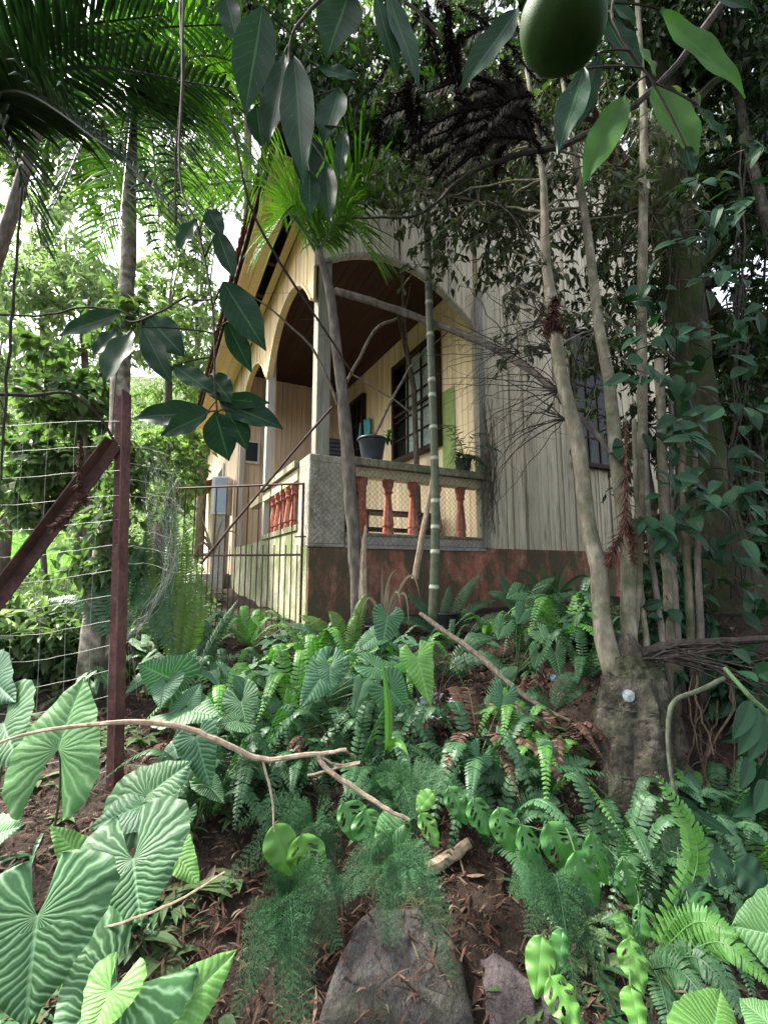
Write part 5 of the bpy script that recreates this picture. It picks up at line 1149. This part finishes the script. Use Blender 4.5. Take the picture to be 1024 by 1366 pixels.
pp, rr = pxpath([(462, 510, 3.9, 5), (478, 480, 3.9, 5), (500, 440, 3.95, 5), (530, 425, 4.0, 4)], 12, .006)
b = MB(); b.tube(pp, rr, 6)
for q in ([(500, 580, 3.85, 4), (530, 520, 3.9, 4), (555, 480, 4.0, 3), (600, 440, 4.1, 2)], [(450, 540, 3.85, 4), (420, 470, 3.8, 4), (370, 420, 3.7, 3), (330, 390, 3.6, 2)], [(470, 500, 3.9, 3), (520, 530, 3.9, 3), (560, 560, 3.9, 2)]):
    pp, rr = pxpath(q, 12, .012); b.tube(pp, rr, 5)
tag(b.build('bare_sapling', M['twig'], loc=pp[0]), 'bare crooked twigs crossing in front of the cream porch wall', 'twig')
# big mossy tree with creepers, right of the forked tree
mt = tree('mossy_tree', 'big mossy dark tree wrapped in creepers right of the forked tree', 'tree', [(875, 60, 3.4, 36), (890, 180, 3.4, 40), (904, 340, 3.4, 46), (920, 480, 3.38, 50), (932, 600, 3.35, 56), (942, 700, 3.3, 76), (950, 790, 3.3, 120), (952, 840, 3.3, 160)],
     [(800, 60, 3.6, .9, .8, .55, 40), (920, 60, 3.3, .8, .7, .55, 40), (1010, 150, 3.4, .6, .8, .8, 40), (870, -60, 3.6, 1.2, 1., .5, 30), (980, 330, 3.7, .5, .5, .9, 30)], .10, .042, M['dark_leaf'], M['bark_moss'], per=34, rad=.32, hang=.8, n=26, jit=.01, sides=16)
b = MB(); lb = MB()
for k in range(12):
    x = random.uniform(885, 1000); P = spline([at(x+random.uniform(-10, 10), random.uniform(150, 420), 3.05), at(x+random.uniform(-15, 15), 500, 3.0), at(x+random.uniform(-15, 15), 640, 2.95), at(x+random.uniform(-25, 25), 800, 2.9)], 22)+rng.normal(0, .012, (22, 3)); b.tube(P, random.uniform(.003, .008), 5)
b.build('creeper_stem', M['twig_dark'], mt)
cl = thing('creeper', 'dark broad leaved creeper hanging over the mossy tree', 'creeper', at(930, 780, 2.5))
b = MB()
for (x, y, k) in ((955, 285, 9), (1000, 270, 6), (858, 395, 8), (872, 445, 8), (842, 492, 7), (905, 575, 9), (850, 500, 6), (1005, 420, 5), (922, 590, 7), (888, 645, 6), (942, 660, 7), (1003, 560, 6), (860, 690, 7), (880, 720, 6), (985, 660, 7), (900, 480, 5), (1010, 480, 5), (930, 380, 5), (1000, 720, 7), (960, 540, 6), (835, 600, 4), (900, 760, 5), (895, 330, 8), (915, 440, 9), (905, 520, 9), (930, 640, 8), (915, 700, 9), (960, 740, 9), (965, 450, 8), (940, 310, 8), (980, 360, 7), (985, 610, 8), (1010, 660, 8), (885, 570, 6), (920, 250, 7), (1005, 200, 6), (890, 800, 6), (1000, 800, 8)):
    c = at(x, y, 2.35+.3*random.random()); b.tube(bez(c+[.1, .6, .25], c+[.05, .25, .3], c, 8), .004, 4)
    for q in range(k):
        d = rng.normal(0, 1, 3)*[1, .5, .5]+[0, -.35, -.35]; leaf_strip(lb, c+rng.normal(0, .05, 3), d, nrm(np.array([0, -.7, .7])+rng.normal(0, .25, 3)), random.uniform(.09, .17), random.uniform(.05, .085), 6, random.uniform(.3, 1.0), .25)
b.build('stem', M['twig_dark'], cl); lb.build('leaves', M['vine'], cl)
# thin stems right of the stump
for k, (q, lab) in enumerate((([(845, 560, 2.7, 6), (851, 738, 2.6, 6), (862, 860, 2.5, 7), (866, 905, 2.45, 8)], 'thin pale sapling stem nearest the forked tree'),
        ([(860, 600, 2.6, 6), (868, 738, 2.55, 7), (880, 830, 2.5, 8), (892, 905, 2.42, 8)], 'thin crooked sapling stem leaning towards the fallen palm sheath'),
        ([(878, 480, 2.7, 12), (884, 640, 2.65, 13), (890, 760, 2.6, 14), (898, 900, 2.5, 13)], 'straight grey sapling stem thicker than those around it'),
        ([(894, 520, 2.7, 6), (896, 716, 2.6, 7), (904, 850, 2.5, 7)], 'very thin dark sapling stem close to the thicker straight stem'),
        ([(905, 560, 2.65, 9), (914, 716, 2.6, 10), (922, 860, 2.55, 11)], 'grey sapling stem between two thin stems below the creeper'),
        ([(926, 600, 2.6, 7), (930, 752, 2.55, 8), (936, 900, 2.5, 10)], 'pale sapling stem standing closest to the mossy trunk'))):
    P, r = pxpath(q, 20, .006); P[-1, 2] = min(P[-1, 2], float(gz(P[-1, 0], P[-1, 1]))); b = MB(); b.tube(P, r, 8, wob=.06); tag(b.build('sapling_stem', M['bark_grey'] if k % 2 else M['bark_pale'], loc=P[-1], smooth=True), lab, 'sapling', 'thin stems beside the stump')
pp, rr = pxpath([(965, 905, 2.1, 6), (930, 922, 2.05, 6), (904, 932, 2.0, 6), (892, 952, 1.98, 6), (891, 1000, 1.95, 5), (896, 1040, 1.93, 5), (906, 1075, 1.92, 4)], 26, .003)
b = MB(); b.tube(pp, rr, 8, wob=.05); tag(b.build('aerial_root', plain('pale_green_root', (.07, .085, .05), .8, nz=.5, sc=30), loc=pp[-1], smooth=True), 'curved pale green aerial root bending down beside the stump', 'root')
ps = thing('palm_sheath', 'dry brown fallen palm sheath lying across the thin stems', 'palm leaf', at(930, 860, 2.3))
pp, rr = pxpath([(842, 880, 2.4, 10), (880, 864, 2.36, 15), (940, 858, 2.3, 12), (1060, 850, 2.2, 9)], 16, .006); b = MB(); b.tube(pp, rr, 8, wob=.2); b.build('sheath', M['twig_dark'], ps)
b = MB()
for k in range(14):
    pp, rr = pxpath([(845+random.uniform(0, 40), 880, 2.35, 3), (900, 862+random.uniform(-12, 25), 2.3, 3), (985, 880+random.uniform(-20, 50), 2.2, 2), (1040, 900+random.uniform(-40, 80), 2.15, 2)], 10, .01); b.tube(pp, rr, 4)
b.build('dry_leaflet', M['twig_dark'], ps)
# spear leaves at the edge
sp = thing('broad_leaf_shrub', 'shrub with glossy blue green oval leaves on a green stem', 'shrub', at(1050, 1080, 1.7)); b = MB(); lb = MB()
pp, rr = pxpath([(965, 890, 1.75, 5), (1000, 930, 1.7, 6), (1040, 975, 1.7, 7), (1060, 1080, 1.7, 8)], 14); b.tube(pp, rr, 6); b.build('stem', M['stem'], sp)
for (x0, y0, x1, y1, w) in ((1000, 935, 984, 985, 22), (1010, 945, 992, 1008, 24), (1022, 955, 1006, 1016, 24), (1010, 900, 1040, 890, 26), (985, 895, 1010, 905, 20), (1000, 1010, 993, 1052, 18), (1020, 1040, 1012, 1085, 20), (1000, 880, 985, 868, 18), (1018, 1060, 985, 1090, 18)):
    A = at(x0, y0, 1.68); T = at(x1, y1, 1.6); leaf_strip(lb, A, T-A, [0, -.9, .4], np.linalg.norm(T-A), w*1.65/F, 7, .3, .2)
lb.build('leaves', M['vine'], sp)
dl = thing('blade_plant', 'dark plant with long narrow blade leaf under the curved root', 'plant', at(905, 1090, 1.8)); lb = MB()
for (x0, y0, x1, y1, w) in ((905, 1075, 985, 1112, 16), (930, 1078, 900, 1060, 12), (990, 1040, 1005, 990, 10), (1000, 1060, 1030, 1020, 12), (920, 1120, 960, 1150, 12)):
    A = at(x0, y0, 1.8); T = at(x1, y1, 1.7); leaf_strip(lb, A, T-A, [0, -.8, .6], np.linalg.norm(T-A), w*1.75/F, 8, .4, .2)
lb.build('leaves', M['citrus'], dl)
# hanging brown roots below the bank edge
rb = thing('hanging_roots', 'tangle of hanging yellowish brown roots on the shaded earth bank', 'roots', at(965, 1080, 2.1)); b = MB()
for k in range(16):
    x = random.uniform(900, 1024); y = random.uniform(880, 980); pp, rr = pxpath([(x, y, 2.3, 3), (x+random.uniform(-20, 20), y+50, 2.2, 3), (x+random.uniform(-40, 30), y+random.uniform(80, 170), 2.1, 2)], 10, .02); b.tube(pp, rr*random.uniform(.4, 1.2), 4)
b.build('root', M['root'], rb)

# ---------------------------------------------------------------- dry monkey-puzzle sprays
def spiky(name, label, strands, m, L=.035, n=60, cat='dry branch', group=None):
    t = None; b = MB()
    for st in strands:
        P, r = pxpath(st, n, .006)
        b.tube(P, np.maximum(r*.14, .003), 5); T = nrm(np.gradient(P, axis=0))
        for i_ in range(n):
            for k in range(13):
                d = nrm(rng.normal(0, 1, 3)); d = nrm(d-T[i_]*np.dot(d, T[i_])); d = nrm(d+T[i_]*.9); q = np.cross(d, T[i_])*.0035; l = max(L*.6, r[i_]*1.3)*(.7+.5*random.random()); o = P[i_]+rng.normal(0, .002, 3)
                b.add([o-q, o+q, o+d*l], [(0, 1, 2)])
    o = b.build(name, M[m], loc=at(*strands[0][0][:3])); return tag(o, label, cat, group)
spiky('dry_spray', 'rusty brown spiky dry spray hanging beside the forked trunk', [[(835, 560, 2.4, 18), (834, 640, 2.4, 32), (832, 700, 2.38, 38), (818, 735, 2.36, 30), (812, 755, 2.36, 12)], [(834, 690, 2.4, 14), (842, 715, 2.38, 20), (845, 750, 2.38, 12)]], 'spiky')
spiky('dry_spray', 'rusty brown spiky dry spray draped over the rusty brace', [[(108, 588, 2.1, 10), (106, 640, 2.1, 16), (112, 668, 2.1, 18)], [(116, 660, 2.1, 14), (95, 685, 2.08, 16), (72, 704, 2.06, 14)]], 'spiky')
spiky('dry_spray', 'dark dry nest of spiky debris caught on the forked trunk', [[(740, 395, 2.5, 22), (738, 420, 2.5, 34), (730, 442, 2.5, 24)], [(728, 425, 2.5, 14), (748, 440, 2.5, 16)]], 'spiky')
dark = []
for k in range(46):
    x0, y0 = random.uniform(520, 720), random.uniform(0, 150); a = random.uniform(.6, 2.2); l = random.uniform(70, 170)
    if k < 26: x0, y0 = random.uniform(660, 715), random.uniform(110, 190); a = random.uniform(2.2, 3.3); l = random.uniform(60, 150)
    x1, y1 = x0+math.cos(a)*l, y0+math.sin(a)*l*.75
    Yd = random.uniform(2.0, 2.6); dark.append([(x0, y0, Yd, 24), ((x0+x1)/2+random.uniform(-15, 15), (y0+y1)/2-8, Yd, 34), (x1, y1+14, Yd, 12)])
spiky('dark_conifer_spray', 'dense black brown conifer spray hanging in the canopy above the gable', dark, 'spiky_dark', n=44, L=.055)
P, r = pxpath([(1010, -60, 2.4, 14), (880, 110, 2.4, 10), (760, 190, 2.35, 9), (690, 205, 2.3, 8), (620, 235, 2.3, 6), (560, 285, 2.35, 4), (470, 290, 2.4, 3)], 30, .012); b = MB(); b.tube(P, r, 7, wob=.15)
P, r = pxpath([(720, 195, 2.32, 6), (640, 110, 2.3, 6), (580, 40, 2.3, 5), (520, -20, 2.3, 4)], 18, .012); b.tube(P, r, 6, wob=.15)
tag(b.build('conifer_branch', M['twig_dark'], loc=P[0]), 'long dark bare branch carrying the black conifer spray', 'branch')

# ---------------------------------------------------------------- near citrus branches
def near_leaf(t, x0, y0, x1, y1, w, Yd, m, tilt=0, droop=.25):
    A = at(x0, y0, Yd); T = at(x1, y1, Yd+random.uniform(-.02, .02)); b = MB(); n = 14
    L = np.linalg.norm(T-A); W = w*Yd/F*1.12; d = nrm(T-A); nr = nrm(np.array([tilt+random.uniform(-.35, .35), -1, random.uniform(-.1, .45)])); nr = nrm(nr-d*np.dot(nr, d)); sd = np.cross(d, nr); vs = []; uv = []; ph = random.random()*6
    cs = np.array([-1, -.6, -.25, 0, .25, .6, 1])
    for k in range(n+1):
        u = k/n; ww = W/2*(math.sin(math.pi*min(1, u**.85*.985+.01)))**.9*(1 if u < .75 else 1-.25*(u-.75)/.25); bow = droop*L*.5*(math.sin(math.pi*u*.5)**2-u)
        for c in cs: vs.append(A+d*L*u+sd*ww*c+nr*(abs(c)**1.2*ww*.28+bow+.002*math.sin(u*17+c*3+ph)*abs(c))); uv.append((.5+c*.4, .5+u))
    b.add(vs, [(7*k+c, 7*k+c+1, 7*k+c+8, 7*k+c+7) for k in range(n) for c in range(6)], uv)
    o = b.build('leaf', M[m], t, smooth=True); return A
def citrus(name, label, stem, leaves, Yd, m='citrus', stems=()):
    P, r = pxpath(stem, 20, .002); t = thing(name, label, 'branch', P[0]); b = MB(); b.tube(P, r, 7, wob=.06)
    for q in stems: pp, rr = pxpath(q, 12, .001); b.tube(pp, rr, 6)
    pend = []
    for lf in leaves:
        mm = lf[5] if len(lf) > 5 else m; A = near_leaf(t, *lf[:5], Yd+random.uniform(-.04, .04), mm); q = P[np.argmin(((P-A)**2).sum(1))]; pend.append((q, A))
    for q, A in pend:
        if np.linalg.norm(q-A) < .12: b.tube(bez(q, (q+A)/2+[0, 0, .006], A, 6), .0014, 5)
    b.build('stem', M['twig_dark'], t); return t
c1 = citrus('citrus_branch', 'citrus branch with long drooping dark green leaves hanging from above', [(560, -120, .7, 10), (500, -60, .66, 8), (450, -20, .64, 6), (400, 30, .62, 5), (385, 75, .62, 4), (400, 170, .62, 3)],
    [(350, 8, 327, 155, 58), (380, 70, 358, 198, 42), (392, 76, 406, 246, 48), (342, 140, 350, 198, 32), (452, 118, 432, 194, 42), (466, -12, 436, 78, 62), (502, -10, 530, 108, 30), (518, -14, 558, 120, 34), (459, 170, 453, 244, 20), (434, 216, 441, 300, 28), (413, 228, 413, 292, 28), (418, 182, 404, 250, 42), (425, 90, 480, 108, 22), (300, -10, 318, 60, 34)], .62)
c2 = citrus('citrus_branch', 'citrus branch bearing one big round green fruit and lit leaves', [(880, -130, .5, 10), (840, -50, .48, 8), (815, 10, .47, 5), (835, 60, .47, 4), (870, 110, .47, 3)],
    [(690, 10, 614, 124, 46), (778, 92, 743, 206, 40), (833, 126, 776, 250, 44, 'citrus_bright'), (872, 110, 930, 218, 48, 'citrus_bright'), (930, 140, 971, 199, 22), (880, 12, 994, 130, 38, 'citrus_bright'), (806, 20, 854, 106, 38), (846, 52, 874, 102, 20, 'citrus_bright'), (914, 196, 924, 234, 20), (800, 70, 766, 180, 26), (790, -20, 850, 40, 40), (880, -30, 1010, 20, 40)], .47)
fc = at(749, 36, .46); fr_ = 56*.46/F/ray(750, 46)[1]*1.0
bb = lathe([(fr_*.999*math.sin(a), -fr_*.99*math.cos(a)) for a in np.linspace(.001, math.pi-.001, 26)], fc, 40); ax_ = nrm(np.array([237, -647*math.sin(PITCH)*1., 647*math.cos(PITCH)])); dv = bb.v[0]-fc; bb.v[0] = fc+dv*(1+.012*np.sin(dv[:, :1]*160)*np.cos(dv[:, 2:]*140))-ax_*((dv@ax_)*.26)[:, None]; bb.build('fruit', M['fruit'], c2, smooth=True)
b = MB(); b.tube(bez(fc+[0, 0, fr_*1.0], fc+[.01, 0, fr_*1.5], at(835, -40, .48), 8), .0025, 6); b.build('fruit_stalk', M['stem'], c2)
q = fc+nrm(np.array([.0, -1, -.18]))*fr_*1.01; b = MB(); e1 = np.array([1, 0, 0]); e2 = np.array([0, -.18, 1.])
b.add([q+e1*.005*math.cos(k*.7)+e2*.005*math.sin(k*.7)+[0, .0006, 0] for k in range(9)]+[q+[0, -.0016, 0]], [(k, (k+1) % 9, 9) for k in range(9)]); b.build('blossom_scar', M['twig_pale'], c2)
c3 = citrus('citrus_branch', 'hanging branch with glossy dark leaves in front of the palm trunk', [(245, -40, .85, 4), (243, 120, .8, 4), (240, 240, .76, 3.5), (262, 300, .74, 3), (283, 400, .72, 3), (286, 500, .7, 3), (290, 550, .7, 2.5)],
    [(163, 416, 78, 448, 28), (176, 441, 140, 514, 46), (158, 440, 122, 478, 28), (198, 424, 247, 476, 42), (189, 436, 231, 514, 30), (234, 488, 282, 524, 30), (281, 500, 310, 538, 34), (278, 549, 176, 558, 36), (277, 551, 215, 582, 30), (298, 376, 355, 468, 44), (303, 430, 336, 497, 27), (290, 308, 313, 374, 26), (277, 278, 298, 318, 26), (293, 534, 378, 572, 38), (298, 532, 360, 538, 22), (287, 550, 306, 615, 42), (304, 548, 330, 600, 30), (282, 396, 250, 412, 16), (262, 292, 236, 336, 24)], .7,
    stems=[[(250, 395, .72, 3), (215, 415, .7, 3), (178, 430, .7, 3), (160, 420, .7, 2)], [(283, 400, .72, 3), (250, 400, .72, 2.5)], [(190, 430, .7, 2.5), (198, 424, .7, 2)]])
# lianas and bare branches over the wire fence
for q, lab in (([(240, -20, 1.6, 5), (245, 100, 1.6, 5), (236, 200, 1.6, 4), (234, 300, 1.6, 3)], 'thin dark liana hanging straight through the palm fronds'),
               ([(30, 250, 1.8, 3), (20, 380, 1.8, 4), (10, 500, 1.8, 4), (2, 640, 1.8, 3)], 'thin dark liana hanging near the photo edge beyond the fence'),
               ([(-20, 526, 1.9, 6), (50, 527, 1.95, 6), (92, 524, 2.0, 5), (130, 552, 2.05, 4), (160, 600, 2.1, 3)], 'thin dark bare branch reaching sideways to the rusty post top'),
               ([(-10, 420, 1.9, 3), (60, 420, 1.9, 3), (120, 410, 1.9, 3), (200, 425, 1.9, 2)], 'fine bare twig crossing above the hanging glossy leaves'),
               ([(300, 100, 2.4, 3), (330, 260, 2.5, 4), (380, 360, 2.7, 4), (440, 450, 2.9, 3), (470, 500, 3, 2)], 'thin dark liana slanting down towards the porch post')):
    P, r = pxpath(q, 20, .008); b = MB(); b.tube(P, r, 5, wob=.1)
    for k in range(5):
        i_ = random.randint(4, 16); e = P[i_]+rng.normal(0, .12, 3); b.tube(bez(P[i_], (P[i_]+e)/2+rng.normal(0, .02, 3), e, 6), .0015, 3)
    tag(b.build('liana', M['twig_dark'], loc=P[0]), lab, 'liana')

# ---------------------------------------------------------------- trees and shrubs behind
def bg(label, x, ybase, Yd, tops, L, W, leaf, bark='bark_grey', w=14, group=None, per=34, rad=.5, hang=.4, name='tree', cat='tree', tw=4):
    tx, ty = tops[0][0], tops[0][1]
    return tree(name, label, cat, [(tx, ty, Yd, w*.5), ((x+tx)/2+random.uniform(-8, 8), (ybase+ty)/2, Yd, w*.8), (x, ybase, Yd, w)], [(a, c, Yd+dz, rx, ry, rz, k) for a, c, dz, rx, ry, rz, k in tops], L, W, M[leaf], M[bark], per=per, rad=rad, hang=hang, group=group, n=10, sides=8, tw=tw)
# sunlit wood on the slope beyond the fence
LG = 'sunlit trees and shrubs on the slope beyond the wire fence'
for lab, x, yb, Yd, tops, L, W, lf in (
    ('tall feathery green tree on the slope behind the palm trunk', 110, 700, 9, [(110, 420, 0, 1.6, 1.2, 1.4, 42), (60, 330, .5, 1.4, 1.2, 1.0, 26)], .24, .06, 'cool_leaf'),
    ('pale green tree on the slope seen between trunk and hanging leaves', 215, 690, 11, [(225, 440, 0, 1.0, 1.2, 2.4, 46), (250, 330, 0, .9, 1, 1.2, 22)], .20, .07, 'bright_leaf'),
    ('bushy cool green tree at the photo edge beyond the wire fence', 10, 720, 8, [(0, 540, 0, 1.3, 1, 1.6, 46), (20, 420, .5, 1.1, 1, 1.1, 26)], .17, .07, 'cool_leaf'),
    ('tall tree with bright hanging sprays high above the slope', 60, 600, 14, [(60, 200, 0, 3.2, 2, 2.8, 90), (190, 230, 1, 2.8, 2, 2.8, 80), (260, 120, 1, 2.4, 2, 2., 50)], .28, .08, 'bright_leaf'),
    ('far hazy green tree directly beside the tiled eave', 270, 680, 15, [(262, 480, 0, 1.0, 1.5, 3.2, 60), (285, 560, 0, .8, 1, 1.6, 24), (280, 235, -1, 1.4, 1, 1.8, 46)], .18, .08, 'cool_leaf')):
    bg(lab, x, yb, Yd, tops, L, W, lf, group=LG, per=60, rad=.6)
for lab, x, yb, Yd, tops, L, W, lf in (
    ('broad leaved shrub directly behind the rusty brace', 60, 790, 4.6, [(60, 640, 0, .55, .4, .5, 26), (110, 600, 0, .4, .4, .4, 16)], .12, .065, 'mid_leaf'),
    ('round leaved shrub climbing at the palm trunk above the brace', 120, 780, 4.2, [(110, 540, 0, .4, .4, .35, 18), (60, 500, .2, .4, .4, .3, 12)], .13, .07, 'mid_leaf'),
    ('leafy climber wrapping the lower lichen spotted palm trunk', 140, 840, 2.95, [(148, 640, 0, .16, .12, .34, 14), (138, 760, 0, .22, .12, .2, 12), (165, 430, 0, .12, .1, .25, 6)], .09, .045, 'mid_leaf'),
    ('dense green shrub between brace and fence at the photo edge', -10, 800, 4.8, [(0, 650, 0, .5, .4, .5, 26)], .11, .055, 'cool_leaf'),
    ('sunlit shrub behind the crumpled netting left of the gate', 235, 770, 6.5, [(225, 640, 0, .55, .5, .7, 34), (255, 590, .4, .4, .4, .5, 14)], .12, .05, 'bright_leaf'),
    ('low leafy shrub growing through the lower wire fence', 70, 880, 3.4, [(60, 830, 0, .55, .4, .22, 24), (130, 860, 0, .3, .3, .2, 10)], .10, .045, 'mid_leaf'),
    ('low cool green shrub at the foot of the fence edge', 0, 900, 3.2, [(-10, 850, 0, .5, .4, .25, 20)], .10, .05, 'cool_leaf')):
    bg(lab, x, yb, Yd, tops, L, W, lf, name='shrub', cat='shrub', group=LG, per=44, rad=.2, hang=.3, w=8)
# big canopy trees above and behind
CG = 'canopy trees above the house and path'
for lab, x, yb, Yd, tops, L, W, lf, w, kw in (
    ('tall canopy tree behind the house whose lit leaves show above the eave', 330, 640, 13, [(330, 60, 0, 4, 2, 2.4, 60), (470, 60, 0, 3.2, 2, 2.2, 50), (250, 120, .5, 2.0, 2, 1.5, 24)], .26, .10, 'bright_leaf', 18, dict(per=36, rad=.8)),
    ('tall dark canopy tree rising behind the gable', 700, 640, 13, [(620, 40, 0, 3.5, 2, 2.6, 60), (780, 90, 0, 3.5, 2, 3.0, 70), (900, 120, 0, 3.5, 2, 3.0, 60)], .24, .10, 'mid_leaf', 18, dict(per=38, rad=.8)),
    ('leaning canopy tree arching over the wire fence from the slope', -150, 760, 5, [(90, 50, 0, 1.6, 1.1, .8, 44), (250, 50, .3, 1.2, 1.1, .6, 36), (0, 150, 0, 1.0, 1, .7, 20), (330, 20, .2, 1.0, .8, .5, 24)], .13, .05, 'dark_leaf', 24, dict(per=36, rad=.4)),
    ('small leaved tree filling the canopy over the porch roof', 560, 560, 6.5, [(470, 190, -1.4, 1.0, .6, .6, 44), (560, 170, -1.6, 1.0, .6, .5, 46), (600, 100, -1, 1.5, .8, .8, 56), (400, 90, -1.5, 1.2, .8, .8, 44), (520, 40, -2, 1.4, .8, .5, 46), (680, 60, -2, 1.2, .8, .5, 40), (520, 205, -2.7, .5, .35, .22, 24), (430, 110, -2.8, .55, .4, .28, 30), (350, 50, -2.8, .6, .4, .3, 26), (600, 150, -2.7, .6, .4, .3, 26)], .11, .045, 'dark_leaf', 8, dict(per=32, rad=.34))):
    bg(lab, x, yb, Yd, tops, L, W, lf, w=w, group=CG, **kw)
# shaded wood right of the house
RG = 'shaded trees right of the house'
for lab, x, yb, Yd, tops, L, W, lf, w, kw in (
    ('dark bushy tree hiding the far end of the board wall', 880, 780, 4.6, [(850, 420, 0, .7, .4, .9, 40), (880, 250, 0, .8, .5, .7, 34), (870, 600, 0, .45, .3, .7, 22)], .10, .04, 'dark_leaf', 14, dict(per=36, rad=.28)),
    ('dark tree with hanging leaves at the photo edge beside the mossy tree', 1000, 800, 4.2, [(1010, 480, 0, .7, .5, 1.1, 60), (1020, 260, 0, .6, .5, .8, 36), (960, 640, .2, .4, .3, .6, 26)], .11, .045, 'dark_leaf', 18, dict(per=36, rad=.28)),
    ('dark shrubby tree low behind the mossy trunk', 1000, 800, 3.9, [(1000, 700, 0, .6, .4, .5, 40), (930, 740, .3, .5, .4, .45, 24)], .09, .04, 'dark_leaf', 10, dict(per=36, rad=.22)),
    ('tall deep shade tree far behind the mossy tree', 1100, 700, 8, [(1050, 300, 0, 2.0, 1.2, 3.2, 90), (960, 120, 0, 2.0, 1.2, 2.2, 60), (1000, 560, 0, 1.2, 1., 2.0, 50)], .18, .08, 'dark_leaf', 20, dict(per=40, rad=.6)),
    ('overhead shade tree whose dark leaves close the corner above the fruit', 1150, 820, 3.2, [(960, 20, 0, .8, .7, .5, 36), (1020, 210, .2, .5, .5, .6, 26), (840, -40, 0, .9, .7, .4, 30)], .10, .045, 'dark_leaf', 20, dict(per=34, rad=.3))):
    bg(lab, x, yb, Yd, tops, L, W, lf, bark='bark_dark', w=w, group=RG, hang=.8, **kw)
# shrubs on the right bank
for lab, x, yb, Yd, tops in (('dark leafy shrub on the bank under the fallen palm sheath', 960, 960, 2.5, [(950, 900, 0, .25, .15, .14, 12), (1000, 940, -.1, .18, .15, .15, 8)]),
                            ('dark leafy shrub among thin stems behind the stump', 900, 860, 3.0, [(890, 800, 0, .35, .2, .3, 18), (780, 850, .2, .3, .2, .15, 10)])):
    bg(lab, x, yb, Yd, tops, .11, .045, 'vine', bark='bark_dark', w=6, group=RG, name='shrub', cat='shrub', per=30, rad=.15, hang=.5)
# far wooded slope that reads as one mass
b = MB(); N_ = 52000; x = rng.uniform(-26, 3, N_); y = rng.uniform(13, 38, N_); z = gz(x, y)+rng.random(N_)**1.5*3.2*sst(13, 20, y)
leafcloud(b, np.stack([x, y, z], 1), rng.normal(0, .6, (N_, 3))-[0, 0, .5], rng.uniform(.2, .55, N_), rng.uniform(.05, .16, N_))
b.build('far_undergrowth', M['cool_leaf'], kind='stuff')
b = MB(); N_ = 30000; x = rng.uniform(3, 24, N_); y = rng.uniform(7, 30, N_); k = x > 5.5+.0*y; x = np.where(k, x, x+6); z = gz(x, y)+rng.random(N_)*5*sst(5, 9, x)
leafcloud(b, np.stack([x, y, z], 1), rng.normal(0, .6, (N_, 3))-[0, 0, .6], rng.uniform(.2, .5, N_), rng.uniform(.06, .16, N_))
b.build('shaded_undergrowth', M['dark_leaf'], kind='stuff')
b = MB(); N_ = 9000; x = rng.uniform(-9, -.9, N_); y = rng.uniform(3.0, 9.5, N_); k = (x < -1.6-.42*(y-4.4)); x = x[k]; y = y[k]; n_k = len(x)
leafcloud(b, np.stack([x, y, gz(x, y)+rng.random(n_k)**2*.25], 1), rng.normal(0, .7, (n_k, 3))+[0, 0, .25], rng.uniform(.06, .16, n_k), rng.uniform(.025, .06, n_k))
b.build('ground_cover', M['mid_leaf'], kind='stuff')
